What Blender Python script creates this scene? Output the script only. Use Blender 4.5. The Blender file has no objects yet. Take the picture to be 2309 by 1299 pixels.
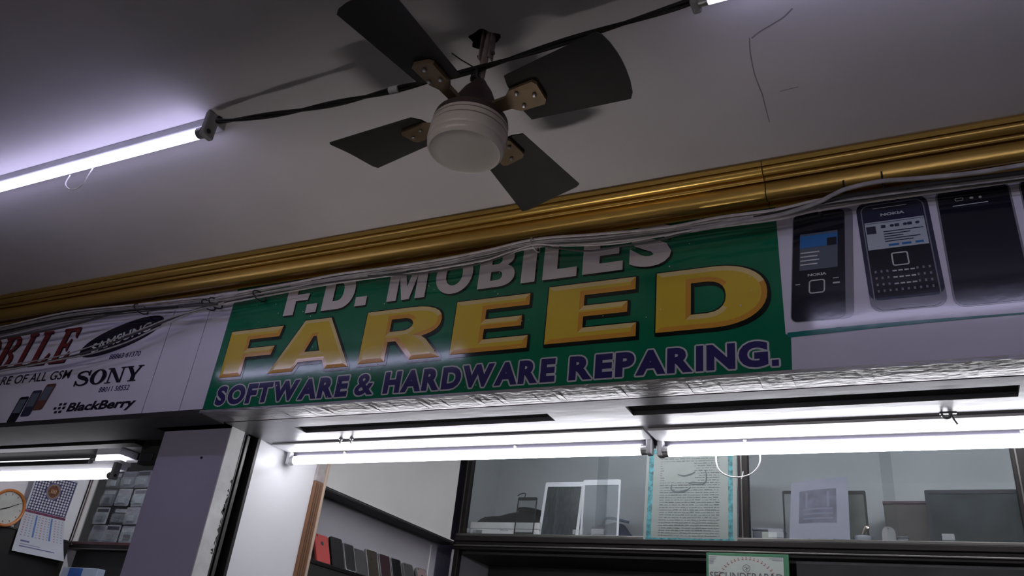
import bpy, bmesh, math, random
from mathutils import Matrix, Vector
random.seed(7)
scn = bpy.context.scene
COL = scn.collection
EYE = 1.6            # eye height; builder coordinates are metres from the eye, X along the shop front, Y into the shop

# ---------------------------------------------------------------- camera, world, exposure
YAW, PITCH, ROLL, FPX = 0.500797, 2.046980, 0.118449, 1819.10
ROT = Matrix.Rotation(YAW, 3, 'Z') @ Matrix.Rotation(PITCH, 3, 'X') @ Matrix.Rotation(ROLL, 3, 'Z')
cam_d = bpy.data.cameras.new('camera')
cam_d.sensor_width = 36.0
cam_d.lens = 36.0 * FPX / 2309.0
cam_d.clip_start = 0.02
cam = bpy.data.objects.new('camera', cam_d)
cam.matrix_world = Matrix.Translation((0, 0, EYE)) @ ROT.to_4x4()
COL.objects.link(cam)
scn.camera = cam
w = bpy.data.worlds.new('world'); scn.world = w; w.use_nodes = True
w.node_tree.nodes['Background'].inputs[0].default_value = (0.80, 0.78, 0.95, 1)
w.node_tree.nodes['Background'].inputs[1].default_value = 0.01
scn.view_settings.view_transform = 'Standard'
scn.view_settings.look = 'None'
scn.view_settings.exposure = 0.0
scn.view_settings.gamma = 1.0
scn.view_settings.use_curve_mapping = False
TUBE_CEIL, TUBE_SHOP, TUBE_NEXT, FILL_PANEL, TUBE_IN, FILL_OPP = 7.5, 18.0, 14.0, 56.0, 42.0, 62.0     # radiance of the fluorescent tubes and of the added unseen lamps

# ---------------------------------------------------------------- materials
def new_mat(name):
    m = bpy.data.materials.new(name); m.use_nodes = True
    return m, m.node_tree, m.node_tree.nodes['Principled BSDF']
def mat(name, col, rough=0.6, metal=0.0, var=0.12, scale=14.0, bump=0.0, bscale=60.0, coat=0.0, spec=0.5, stretch=None, detail=4.0):
    m, nt, b = new_mat(name)
    N, L = nt.nodes, nt.links
    tc = N.new('ShaderNodeTexCoord'); mp = N.new('ShaderNodeMapping')
    if stretch: mp.inputs['Scale'].default_value = stretch
    L.new(tc.outputs['Object'], mp.inputs[0])
    n = N.new('ShaderNodeTexNoise'); n.inputs['Scale'].default_value = scale; n.inputs['Detail'].default_value = detail
    L.new(mp.outputs[0], n.inputs['Vector'])
    r = N.new('ShaderNodeValToRGB')
    r.color_ramp.elements[0].position = 0.3; r.color_ramp.elements[1].position = 0.72
    r.color_ramp.elements[0].color = tuple(c * (1 - var) for c in col[:3]) + (1,)
    r.color_ramp.elements[1].color = tuple(min(1, c * (1 + var)) for c in col[:3]) + (1,)
    L.new(n.outputs[0], r.inputs[0]); L.new(r.outputs[0], b.inputs['Base Color'])
    b.inputs['Roughness'].default_value = rough; b.inputs['Metallic'].default_value = metal
    b.inputs['Specular IOR Level'].default_value = spec
    b.inputs['Coat Weight'].default_value = coat; b.inputs['Coat Roughness'].default_value = 0.1
    if bump:
        n2 = N.new('ShaderNodeTexNoise'); n2.inputs['Scale'].default_value = bscale; n2.inputs['Detail'].default_value = 5
        L.new(mp.outputs[0], n2.inputs['Vector'])
        bp = N.new('ShaderNodeBump'); bp.inputs['Strength'].default_value = bump; bp.inputs['Distance'].default_value = 0.004
        L.new(n2.outputs[0], bp.inputs['Height']); L.new(bp.outputs[0], b.inputs['Normal'])
    return m
def emit(name, col, s):
    m = bpy.data.materials.new(name); m.use_nodes = True
    nt = m.node_tree; nt.nodes.clear()
    e = nt.nodes.new('ShaderNodeEmission'); o = nt.nodes.new('ShaderNodeOutputMaterial')
    e.inputs[0].default_value = tuple(col) + (1,); e.inputs[1].default_value = s
    nt.links.new(e.outputs[0], o.inputs[0])
    return m
def glass(name, tint=(0.86, 0.9, 0.9), rough=0.02, refl=1.0, milky=0.0):
    m = bpy.data.materials.new(name); m.use_nodes = True
    nt = m.node_tree; nt.nodes.clear(); N, L = nt.nodes, nt.links
    t = N.new('ShaderNodeBsdfTransparent'); t.inputs[0].default_value = tuple(tint) + (1,)
    g = N.new('ShaderNodeBsdfGlossy'); g.inputs['Roughness'].default_value = rough
    g.inputs[0].default_value = (refl, refl, refl, 1)
    lw = N.new('ShaderNodeLayerWeight'); lw.inputs[0].default_value = 0.5
    pw = N.new('ShaderNodeMath'); pw.operation = 'POWER'; pw.inputs[1].default_value = 5.0
    f = N.new('ShaderNodeMath'); f.operation = 'MULTIPLY_ADD'; f.inputs[1].default_value = 0.9; f.inputs[2].default_value = 0.035
    L.new(lw.outputs['Facing'], pw.inputs[0]); L.new(pw.outputs[0], f.inputs[0])
    mx = N.new('ShaderNodeMixShader'); o = N.new('ShaderNodeOutputMaterial')
    L.new(f.outputs[0], mx.inputs[0]); L.new(t.outputs[0], mx.inputs[1]); L.new(g.outputs[0], mx.inputs[2])
    last = mx
    if milky:
        d = N.new('ShaderNodeBsdfDiffuse'); d.inputs[0].default_value = (0.75, 0.77, 0.8, 1)
        m2 = N.new('ShaderNodeMixShader'); m2.inputs[0].default_value = milky
        L.new(mx.outputs[0], m2.inputs[1]); L.new(d.outputs[0], m2.inputs[2]); last = m2
    L.new(last.outputs[0], o.inputs[0])
    return m

# ---------------------------------------------------------------- mesh helpers
WLOC = {}
class G:
    """collects geometry in eye coordinates; build() links it as ONE mesh object"""
    def __init__(s): s.v = []; s.f = []; s.mi = []
    def add(s, vs, fs, mi=0):
        o = len(s.v); s.v += [tuple(p) for p in vs]
        for f in fs: s.f.append([o + i for i in f]); s.mi.append(mi)
        return s
    def box(s, x0, x1, y0, y1, z0, z1, mi=0):
        x0, x1 = sorted((x0, x1)); y0, y1 = sorted((y0, y1)); z0, z1 = sorted((z0, z1))
        v = [(x, y, z) for z in (z0, z1) for y in (y0, y1) for x in (x0, x1)]
        return s.add(v, [(0, 2, 3, 1), (4, 5, 7, 6), (0, 1, 5, 4), (2, 6, 7, 3), (0, 4, 6, 2), (1, 3, 7, 5)], mi)
    def hexa(s, v8, mi=0):
        return s.add(v8, [(0, 2, 3, 1), (4, 5, 7, 6), (0, 1, 5, 4), (2, 6, 7, 3), (0, 4, 6, 2), (1, 3, 7, 5)], mi)
    def prism_x(s, prof, x0, x1, mi=0, close=True):   # prof: (y,z) loop, counter-clockwise or not
        n = len(prof)
        v = [(x0, y, z) for y, z in prof] + [(x1, y, z) for y, z in prof]
        fs = [(i, (i + 1) % n, n + (i + 1) % n, n + i) for i in range(n if close else n - 1)]
        if close: fs += [tuple(range(n - 1, -1, -1)), tuple(range(n, 2 * n))]
        return s.add(v, fs, mi)
    def poly(s, pts, fn, w0=0.0, w1=None, mi=0):      # flat polygon (u,v) through fn(u,v,w); with w1 a slab
        n = len(pts)
        if w1 is None: return s.add([fn(u, v, w0) for u, v in pts], [tuple(range(n))], mi)
        v = [fn(a, b, w0) for a, b in pts] + [fn(a, b, w1) for a, b in pts]
        return s.add(v, [tuple(range(n - 1, -1, -1)), tuple(range(n, 2 * n))] + [(i, (i + 1) % n, n + (i + 1) % n, n + i) for i in range(n)], mi)
    def tube(s, pts, r, seg=8, mi=0, caps=True, smooth_n=0):
        P = [Vector(p) for p in pts]
        if smooth_n: P = catmull(P, smooth_n)
        n = len(P); rr = r if isinstance(r, (list, tuple)) else [r] * n
        rings = []; up = None
        for i in range(n):
            d = (P[min(i + 1, n - 1)] - P[max(i - 1, 0)]).normalized()
            if up is None:
                a = Vector((0, 0, 1)) if abs(d.z) < 0.9 else Vector((1, 0, 0))
                up = (a - d * a.dot(d)).normalized()
            else: up = (up - d * up.dot(d)).normalized()
            q = d.cross(up)
            rings.append([P[i] + (up * math.cos(t) + q * math.sin(t)) * rr[i] for t in (2 * math.pi * k / seg for k in range(seg))])
        v = [p for rg in rings for p in rg]
        f = [(i * seg + k, i * seg + (k + 1) % seg, (i + 1) * seg + (k + 1) % seg, (i + 1) * seg + k) for i in range(n - 1) for k in range(seg)]
        if caps: f += [tuple(range(seg - 1, -1, -1)), tuple((n - 1) * seg + k for k in range(seg))]
        return s.add(v, f, mi)
    def lathe(s, prof, c, fn=None, seg=40, mi=0):      # prof: (radius, height) list about axis; fn maps local (a,b,h) -> point
        fn = fn or (lambda a, b, h: (c[0] + a, c[1] + b, c[2] + h))
        v = [fn(r * math.cos(2 * math.pi * k / seg), r * math.sin(2 * math.pi * k / seg), h) for r, h in prof for k in range(seg)]
        f = [(i * seg + k, i * seg + (k + 1) % seg, (i + 1) * seg + (k + 1) % seg, (i + 1) * seg + k) for i in range(len(prof) - 1) for k in range(seg)]
        f += [tuple(range(seg - 1, -1, -1)), tuple((len(prof) - 1) * seg + k for k in range(seg))]
        return s.add(v, f, mi)
    def build(s, name, mats, parent=None, smooth=False, bevel=0.0, kind=None, solid=0.0, recalc=True):
        V = [Vector((p[0], p[1], p[2] + EYE)) for p in s.v]
        xs = [p.x for p in V]; ys = [p.y for p in V]; zs = [p.z for p in V]
        org = Vector(((min(xs) + max(xs)) / 2, (min(ys) + max(ys)) / 2, min(zs)))
        me = bpy.data.meshes.new(name)
        me.from_pydata([p - org for p in V], [], s.f)
        if not isinstance(mats, (list, tuple)): mats = [mats]
        for m in mats: me.materials.append(m)
        me.polygons.foreach_set('material_index', s.mi)
        if recalc:
            bm = bmesh.new(); bm.from_mesh(me); bmesh.ops.recalc_face_normals(bm, faces=bm.faces); bm.to_mesh(me); bm.free()
        me.update()
        if smooth:
            for p in me.polygons: p.use_smooth = True
            me.set_sharp_from_angle(angle=0.7)
        o = bpy.data.objects.new(name, me); COL.objects.link(o)
        if bevel:
            b = o.modifiers.new('bevel', 'BEVEL'); b.width = bevel; b.segments = 2; b.limit_method = 'ANGLE'; b.angle_limit = 0.7
        WLOC[o] = org
        if parent is not None: o.parent = parent; o.location = org - WLOC[parent]
        else: o.location = org
        if kind: o['kind'] = kind
        return o
def catmull(P, n):
    out = []
    for i in range(len(P) - 1):
        p0, p1, p2, p3 = P[max(i - 1, 0)], P[i], P[i + 1], P[min(i + 2, len(P) - 1)]
        for k in range(n):
            t = k / n
            out.append(0.5 * ((2 * p1) + (p2 - p0) * t + (2 * p0 - 5 * p1 + 4 * p2 - p3) * t * t + (3 * p1 - p0 - 3 * p2 + p3) * t ** 3))
    out.append(P[-1])
    return out
def thing(name, label, cat, loc, group=None):
    o = bpy.data.objects.new(name, None); COL.objects.link(o); o.empty_display_size = 0.05
    o.location = (loc[0], loc[1], loc[2] + EYE); WLOC[o] = Vector(o.location)
    return tag(o, label, cat, group)
def tag(o, label, cat, group=None, kind=None):
    o['label'] = label; o['category'] = cat
    if group: o['group'] = group
    if kind: o['kind'] = kind
    return o
def at(px, py, Y=None, X=None, Z=None):                # a photograph point on a plane of the place
    d = ROT @ Vector(((px - 1154.5) / FPX, -(py - 649.5) / FPX, -1.0))
    s = Y / d.y if Y is not None else X / d.x if X is not None else Z / d.z
    return d * s
def front(Y):                                          # print plane that faces the corridor
    return lambda u, v, w: (u, Y - w, v)
def side(X):                                           # print plane that faces right
    return lambda u, v, w: (X + w, u, v)
def rrect(u0, u1, v0, v1, r, n=5):
    pts = []
    for cx, cy, a in ((u1 - r, v1 - r, 0), (u0 + r, v1 - r, 90), (u0 + r, v0 + r, 180), (u1 - r, v0 + r, 270)):
        for k in range(n + 1):
            t = math.radians(a + 90 * k / n); pts.append((cx + r * math.cos(t), cy + r * math.sin(t)))
    return pts
def disc(u, v, ru, rv=None, n=28, a0=0):
    rv = rv or ru
    return [(u + ru * math.cos(a0 + 2 * math.pi * k / n), v + rv * math.sin(a0 + 2 * math.pi * k / n)) for k in range(n)]
def stroke(pts, wd):                                   # quads along a 2-D path
    P = [Vector((p[0], p[1], 0)) for p in pts]
    P = catmull(P, 4) if len(P) > 2 else P
    out = []; n = len(P); Lr = []
    for i in range(n):
        d = (P[min(i + 1, n - 1)] - P[max(i - 1, 0)]).normalized()
        h = (wd(i / (n - 1)) if callable(wd) else wd) / 2
        q = Vector((-d.y, d.x, 0)) * h; Lr.append((P[i] + q, P[i] - q))
    for i in range(n - 1):
        out.append([(p.x, p.y) for p in (Lr[i][0], Lr[i][1], Lr[i + 1][1], Lr[i + 1][0])])
    return out
TXT = {}
def text2d(s, off=0.0, space=1.0):
    key = (s, off, space)
    if key in TXT: return TXT[key]
    cu = bpy.data.curves.new('t', 'FONT'); cu.body = s; cu.offset = off; cu.resolution_u = 4; cu.space_character = space
    o = bpy.data.objects.new('t', cu); COL.objects.link(o)
    bpy.context.view_layer.update()
    dg = bpy.context.evaluated_depsgraph_get()
    me = o.evaluated_get(dg).to_mesh()
    v = [(p.co.x, p.co.y) for p in me.vertices]; f = [tuple(p.vertices) for p in me.polygons]
    o.evaluated_get(dg).to_mesh_clear()
    bpy.data.objects.remove(o); bpy.data.curves.remove(cu)
    TXT[key] = (v, f)
    return v, f
def put_text(g, s, u0, u1, v0, v1, fn, w, off=0.02, shear=0.0, mi=0, space=1.0, grow=0.0, rot=0.0, base=None):
    """text fitted into a box; grow widens the outline around the same letters"""
    v0_, f = text2d(s, off, space)
    b = base or v0_
    x0 = min(p[0] for p in b); x1 = max(p[0] for p in b); y0 = min(p[1] for p in b); y1 = max(p[1] for p in b)
    sx = (u1 - u0) / (x1 - x0); sy = (v1 - v0) / (y1 - y0)
    pts = []
    cu_, cv_ = (u0 + u1) / 2, (v0 + v1) / 2; ca, sa = math.cos(rot), math.sin(rot)
    for x, y in v0_:
        a = u0 + (x - x0) * sx; c = v0 + (y - y0) * sy
        a += shear * (c - v0)
        if rot: a, c = cu_ + (a - cu_) * ca - (c - cv_) * sa, cv_ + (a - cu_) * sa + (c - cv_) * ca
        pts.append(fn(a, c, w))
    g.add(pts, f, mi)
    return g
def outline_text(g, s, box, fn, w, off, wide, mi=0, **k):
    v, _ = text2d(s, off)
    return put_text(g, s, *box, fn, w, off=wide, mi=mi, base=v, **k)

# ---------------------------------------------------------------- palette
M = {}
M['ceiling'] = mat('ceiling_paint', (0.50, 0.47, 0.49), 0.85, var=0.06, scale=3.0, bump=0.35, bscale=22)
M['crack'] = mat('ceiling_crack', (0.22, 0.20, 0.22), 0.9)
M['hole'] = mat('hole_dark', (0.03, 0.028, 0.026), 0.95)
M['plaster'] = mat('wall_plaster', (0.55, 0.53, 0.55), 0.8, var=0.1, scale=8, bump=0.3)
M['lilac'] = mat('pillar_paint', (0.34, 0.32, 0.45), 0.7, var=0.05, scale=4, bump=0.15)
M['white_lam'] = mat('white_laminate', (0.83, 0.83, 0.87), 0.35, var=0.03, scale=3)
M['edge_paint'] = mat('edge_paint', (0.62, 0.62, 0.62), 0.6, var=0.1, scale=18, bump=0.3)
M['chip'] = mat('chipped_paint', (0.05, 0.045, 0.04), 0.9)
M['steel_dark'] = mat('shutter_steel', (0.035, 0.033, 0.034), 0.45, metal=0.5, var=0.3, stretch=(1, 1, 0.1))
M['alu'] = mat('aluminium_sheet', (0.30, 0.297, 0.315), 0.38, metal=0.75, var=0.12, scale=9, bump=0.25, bscale=30, stretch=(0.35, 1, 1))
M['foil'] = mat('crinkled_aluminium', (0.30, 0.295, 0.30), 0.34, metal=0.8, var=0.15, scale=40, bump=0.5, bscale=90, stretch=(0.4, 1, 1))
M['soffit_dark'] = mat('dark_soffit', (0.024, 0.023, 0.025), 0.7, var=0.2, spec=0.25)
M['black'] = mat('black_paint', (0.012, 0.012, 0.013), 0.6, var=0.2)
M['gold'] = mat('gold_paint', (0.50, 0.32, 0.075), 0.32, metal=0.7, var=0.2, scale=9, bump=0.15, bscale=50, stretch=(0.12, 1, 1))
M['floor'] = mat('floor_tile', (0.30, 0.29, 0.28), 0.4, var=0.1, scale=3)
M['room'] = mat('corridor_wall', (0.34, 0.33, 0.34), 0.8)
M['tube_ceiling'] = emit('tube_glow_ceiling', (0.68, 0.66, 1.0), TUBE_CEIL)
M['fill_panel'] = emit('fill_panel_glow', (1.0, 0.91, 0.87), FILL_PANEL)  # glow of the panel added inside the unseen counter
M['tube_inner'] = emit('tube_glow_inner', (0.96, 0.97, 1.0), TUBE_IN)
M['fill_opposite'] = emit('fill_glow_opposite', (1.0, 0.94, 0.92), FILL_OPP)  # glow of the tubes added across the corridor
M['tube_dim'] = emit('tube_glow_dim', (0.93, 0.92, 1.0), 2.2)
M['batten_shaded'] = mat('batten_shaded_enamel', (0.085, 0.08, 0.11), 0.5, var=0.03)  # enamel darkened so the face beside the tube reads shaded
M['tube_shop'] = emit('tube_glow_shop', (0.95, 0.95, 1.0), TUBE_SHOP)
M['tube_next'] = emit('tube_glow_next', (0.93, 0.92, 1.0), TUBE_NEXT)
M['white_enamel'] = mat('white_enamel', (0.78, 0.78, 0.82), 0.35, var=0.03)
M['grey_plastic'] = mat('grey_plastic', (0.30, 0.30, 0.31), 0.5)
M['dark_batten'] = mat('dark_batten', (0.03, 0.03, 0.032), 0.5)
M['cap'] = mat('tube_cap_metal', (0.5, 0.5, 0.52), 0.3, metal=0.9)
M['wire_white'] = mat('white_wire', (0.80, 0.80, 0.82), 0.45, var=0.02)
M['wire_black'] = mat('black_wire', (0.012, 0.011, 0.011), 0.45)
M['wire_grey'] = mat('grey_wire', (0.30, 0.28, 0.29), 0.5, var=0.25, scale=30)
M['wire_pale'] = mat('pale_wire', (0.50, 0.46, 0.47), 0.5, var=0.2, scale=30)
M['wire_dark'] = mat('dark_wire', (0.06, 0.055, 0.06), 0.5)
M['fan_white'] = mat('fan_enamel', (0.66, 0.60, 0.55), 0.28, var=0.05, scale=12, coat=0.3)
M['fan_groove'] = mat('fan_groove', (0.18, 0.15, 0.14), 0.6)
M['fan_maroon'] = mat('fan_canopy_maroon', (0.075, 0.048, 0.050), 0.45, var=0.25, scale=30)
M['fan_rod'] = mat('fan_rod_paint', (0.34, 0.27, 0.26), 0.5, var=0.35, scale=40, bump=0.3)
M['fan_blade'] = mat('fan_blade_brown', (0.022, 0.020, 0.019), 0.65, var=0.3, scale=8)
M['fan_iron'] = mat('blade_iron_brass', (0.20, 0.135, 0.075), 0.45, metal=0.4, var=0.2)
M['wood'] = mat('brown_wood', (0.21, 0.095, 0.045), 0.5, var=0.35, scale=7, bump=0.2, bscale=20, stretch=(6, 6, 0.5))
M['wood_pale'] = mat('pale_wood_edge', (0.55, 0.42, 0.33), 0.5, var=0.15, stretch=(4, 4, 0.6))
M['wood_peeled'] = mat('peeled_post_paint', (0.40, 0.36, 0.36), 0.7, var=0.2, scale=30)
M['panel_grey'] = mat('grey_laminate', (0.62, 0.61, 0.60), 0.5, var=0.04, scale=5)
M['niche'] = mat('niche_paint', (0.40, 0.39, 0.43), 0.6, var=0.05, scale=5)
M['frame_dark'] = mat('dark_window_frame', (0.010, 0.008, 0.008), 0.5, spec=0.2, var=0.25, stretch=(0.2, 1, 1))
M['frame_alu'] = mat('rail_aluminium', (0.09, 0.087, 0.083), 0.4, metal=0.6, var=0.2, stretch=(0.2, 1, 1))
M['frame_maroon'] = mat('maroon_frame', (0.05, 0.018, 0.02), 0.4, var=0.25)
M['cab_back'] = mat('cabinet_lining', (0.40, 0.42, 0.435), 0.6, var=0.05, scale=4)
M['dark_wood'] = mat('dark_lower_wood', (0.014, 0.012, 0.012), 0.6, var=0.3, scale=6)
M['glass'] = glass('cabinet_glass', (0.90, 0.915, 0.92), 0.03, 1.0, 0.0)
M['clear'] = glass('clear_plastic', (0.88, 0.9, 0.92), 0.1, 1.0, 0.16)
def vinyl(name, col, rough=0.105, var=0.05):
    m = mat(name, col, rough, var=var, scale=5, bump=0.10, bscale=9, spec=0.6)
    return m
M['vinyl_white'] = vinyl('sign_white', (0.62, 0.60, 0.73))
M['vinyl_green'] = vinyl('sign_green', (0.004, 0.145, 0.07), var=0.15)
M['vinyl_grey_white'] = vinyl('sign_letter_white', (0.56, 0.51, 0.51), 0.35)
M['vinyl_yellow'] = vinyl('sign_yellow', (0.60, 0.43, 0.045))
M['vinyl_cream'] = vinyl('sign_cream', (0.66, 0.52, 0.24))
M['vinyl_orange'] = vinyl('sign_orange', (0.56, 0.27, 0.04))
M['vinyl_black'] = vinyl('sign_black', (0.006, 0.010, 0.008))
M['vinyl_navy'] = vinyl('sign_navy', (0.035, 0.028, 0.135))
M['vinyl_outline'] = vinyl('sign_outline', (0.50, 0.53, 0.55))
M['vinyl_teal'] = vinyl('sign_teal', (0.01, 0.17, 0.16))
M['vinyl_ink'] = vinyl('sign_ink', (0.010, 0.009, 0.022))
M['vinyl_red'] = vinyl('sign_dark_red', (0.16, 0.022, 0.025))
M['vinyl_phone'] = vinyl('print_phone_black', (0.010, 0.010, 0.020))
M['vinyl_phone2'] = vinyl('print_phone_blue', (0.030, 0.032, 0.070))
M['vinyl_silver'] = vinyl('print_silver', (0.20, 0.20, 0.25))
M['vinyl_lscreen'] = vinyl('print_light_screen', (0.42, 0.47, 0.55))
M['vinyl_blue'] = vinyl('print_blue', (0.03, 0.15, 0.42))
M['vinyl_greyscreen'] = vinyl('print_grey_screen', (0.10, 0.12, 0.17))
M['vinyl_bronze'] = vinyl('print_bronze', (0.12, 0.045, 0.035))

# ================================================================= SETTING
CEIL = 1.175; FACE = 1.667; SOF = 0.682; WALLX = -1.909
XL, XR = -6.2, 2.6
def struct(o, label, cat): return tag(o, label, cat, kind='structure')

# ceiling with a broken hole round the fan hook
FX, FY = -0.686, 1.012
me_g = G()
bm = bmesh.new()
hole = [(FX + 0.002 + 0.031 * (1 + 0.16 * math.sin(3 * t + 1) + 0.1 * math.cos(5 * t)) * math.cos(t), FY - 0.004 + 0.025 * (1 + 0.14 * math.sin(4 * t)) * math.sin(t)) for t in (2 * math.pi * k / 22 for k in range(22))]
outer = [(XL, -3.0), (XR, -3.0), (XR, 3.8), (XL, 3.8)]
vo = [bm.verts.new((x, y, CEIL)) for x, y in outer]; vh = [bm.verts.new((x, y, CEIL)) for x, y in hole]
ed = [bm.edges.new((L[i], L[(i + 1) % len(L)])) for L in (vo, vh) for i in range(len(L))]
bmesh.ops.triangle_fill(bm, use_beauty=True, edges=ed)
bm.verts.index_update()
me_g.add([v.co[:] for v in bm.verts], [[v.index for v in f.verts] for f in bm.faces], 0); bm.free()
n = len(hole)
me_g.add([(x, y, CEIL) for x, y in hole] + [(x, y, CEIL + 0.09) for x, y in hole], [(i, (i + 1) % n, n + (i + 1) % n, n + i) for i in range(n)] + [tuple(range(n, 2 * n))], 1)
me_g.box(XL, XR, -3.0, 3.8, CEIL + 0.10, CEIL + 0.2, 0)
ceiling = struct(me_g.build('ceiling', [M['ceiling'], M['hole']], recalc=False), 'grey painted ceiling with a broken hole round the fan hook', 'ceiling')
for pts, wd in (([(1690, 85), (1692, 120), (1701, 165), (1712, 195), (1719, 213), (1727, 245), (1735, 275)], 0.0022), ([(1695, 86), (1712, 72), (1745, 52), (1767, 38), (1787, 18)], 0.003), ([(1758, 206), (1780, 200), (1800, 196)], 0.002)):
    g = G()
    for q in stroke([tuple(at(px, py, Z=CEIL)[:2]) for px, py in pts], wd):
        g.add([(x, y, CEIL - 0.0006) for x, y in q], [(0, 1, 2, 3)])
    g.build('crack', M['crack'], ceiling)
struct(G().box(XL, XR, -3.0, 3.8, -EYE - 0.1, -EYE).build('floor', M['floor']), 'grey tiled floor of the arcade below the picture', 'floor')
struct(G().box(XL, XR, -3.1, -3.0, -EYE, CEIL + 0.1).build('wall_rear', M['room']), 'plain corridor wall behind the camera', 'wall')

struct(G().box(XL, XR, -3.0, -2.55, .665, CEIL).build('wall_light_stop', M['room']), 'unseen fascia added across the corridor to keep the tubes there off the ceiling', 'wall')  # added, its edge set to shade the ceiling from the tubes opposite
# fascia wall above the shop openings
g = G(); g.box(XL, XR, FACE + 0.012, 1.80, SOF + 0.014, CEIL)
g.box(XL, XR, 2.115, 2.16, SOF + 0.014, CEIL)
struct(g.build('wall_front', M['plaster']), 'plastered fascia wall above the shop openings', 'wall')
# pillar between the shops, continued as the party wall
g = G(); g.box(-2.205, WALLX - 0.052, 1.79, 2.21, -EYE, CEIL); g.box(WALLX - 0.052, WALLX - 0.004, 1.79, 1.845, -EYE, CEIL); g.box(-2.205, -2.06, 2.21, 3.62, -EYE, CEIL)
pillar = struct(g.build('wall_pillar', M['lilac']), 'lilac painted pillar between the two shops', 'pillar')
g = G(); g.box(WALLX - 0.004, WALLX, 1.788, 1.846, -EYE, SOF)
strip = g.build('edge_strip', M['edge_paint'], pillar)
g = G()
for k in range(26):
    z = random.uniform(-0.05, 0.64); y = 1.846 - random.uniform(0, 0.004)
    if random.random() < 0.5: z = 0.42 + random.gauss(0, 0.06)
    h = random.uniform(0.006, 0.022); d = random.uniform(0.004, 0.011)
    g.poly([(y, z), (y, z + h), (y - d * 0.6, z + h * 0.8), (y - d, z + h * 0.45), (y - d * 0.5, z + 0.2 * h)], side(WALLX + 0.0006))
g.build('chipped_spot', M['chip'], pillar, recalc=False)
g = G(); g.poly(disc(-2.005, 0.585, 0.004), front(1.79), 0.0, 0.003)
g.build('nail', M['black'], pillar)
# shutter guide channel
ch = thing('shutter_channel', 'black steel shutter guide channel beside the white shop wall', 'shutter channel', (WALLX - 0.02, 1.88, -EYE))
G().box(WALLX - 0.05, WALLX - 0.045, 1.846, 1.915, -EYE, SOF).build('channel_web', M['steel_dark'], ch)
G().box(WALLX - 0.05, WALLX + 0.004, 1.905, 1.917, -EYE, SOF).build('flange', M['steel_dark'], ch, bevel=0.001)
G().box(WALLX - 0.05, WALLX + 0.001, 1.846, 1.852, -EYE, SOF).build('flange', M['steel_dark'], ch, bevel=0.001)
G().box(WALLX - 0.045, WALLX - 0.012, 1.872, 1.886, -EYE, SOF).build('guide_rib', M['frame_alu'], ch, bevel=0.002)
# white left wall of the shop
struct(G().box(WALLX - 0.02, WALLX, 1.917, 2.215, -EYE, CEIL).build('wall_left', M['white_lam']), 'glossy white side wall lit by the shop tube', 'wall')
struct(G().box(XL, XR, 3.62, 3.8, -EYE, CEIL).build('wall_back', M['plaster']), 'rear wall behind the shop cabinets', 'wall')

# soffit: aluminium sheet with two long dark slots, crinkled front strip
slots = [(-1.690, -0.850, 1.822, 1.878), (-0.632, 0.203, 1.801, 1.868)]
g = G(); ys = 1.752; ye = 2.115
xs = sorted({WALLX, XR} | {s[0] for s in slots} | {s[1] for s in slots})
for a, b in zip(xs[:-1], xs[1:]):
    sl = [s for s in slots if s[0] <= a + 1e-6 and s[1] >= b - 1e-6]
    if not sl: g.box(a, b, ys, ye, SOF, SOF + 0.012)
    else:
        g.box(a, b, ys, sl[0][2], SOF, SOF + 0.012); g.box(a, b, sl[0][3], ye, SOF, SOF + 0.012)
soffit = struct(g.build('trim_soffit', M['alu']), 'scratched aluminium soffit sheet under the green sign', 'soffit')
for s in slots:
    G().box(s[0] - 0.01, s[1] + 0.01, s[2] - 0.004, s[3] + 0.004, SOF + 0.0125, SOF + 0.05).build('slot_recess', M['black'], soffit)
g = G()
n = 260
for i in range(n):       # crinkled angle strip
    x0 = WALLX - 0.01 + (XR - WALLX) * i / n; x1 = WALLX - 0.01 + (XR - WALLX) * (i + 1) / n
    z0 = SOF - 0.002 + 0.0007 * math.sin(i * 1.7) * math.sin(i * 0.31); z1 = SOF - 0.002 + 0.0007 * math.sin((i + 1) * 1.7) * math.sin((i + 1) * 0.31)
    g.add([(x0, 1.655, SOF + 0.006), (x1, 1.655, SOF + 0.006), (x0, 1.655, z0), (x1, 1.655, z1), (x0, 1.70, z1 - 0.0006), (x1, 1.70, z0 - 0.0006), (x0, 1.746, SOF), (x1, 1.746, SOF)], [(0, 1, 3, 2), (2, 3, 5, 4), (4, 5, 7, 6)])
g.build('front_strip', M['foil'], soffit, smooth=False, recalc=False)
# neighbour soffit
g = G(); g.box(XL, WALLX - 0.001, 1.662, 1.862, SOF - 0.004, SOF + 0.013); g.box(-2.205, WALLX - 0.001, 1.752, 1.80, SOF - 0.004, SOF + 0.013)
nsof = struct(g.build('trim_dark_soffit', M['soffit_dark']), 'dark soffit under the white neighbouring sign', 'soffit')
G().box(XL, -2.43, 1.862, 1.905, SOF - 0.012, SOF + 0.02).build('shutter_slot', M['black'], nsof)
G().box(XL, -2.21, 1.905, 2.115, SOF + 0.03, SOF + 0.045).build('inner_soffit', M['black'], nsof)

G().box(XL, -2.21, 2.104, 2.1145, .690, SOF + .0298).build('darkening_cover', M['black'], nsof)  # black cover added so the lit wall face behind it reads dark
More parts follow.
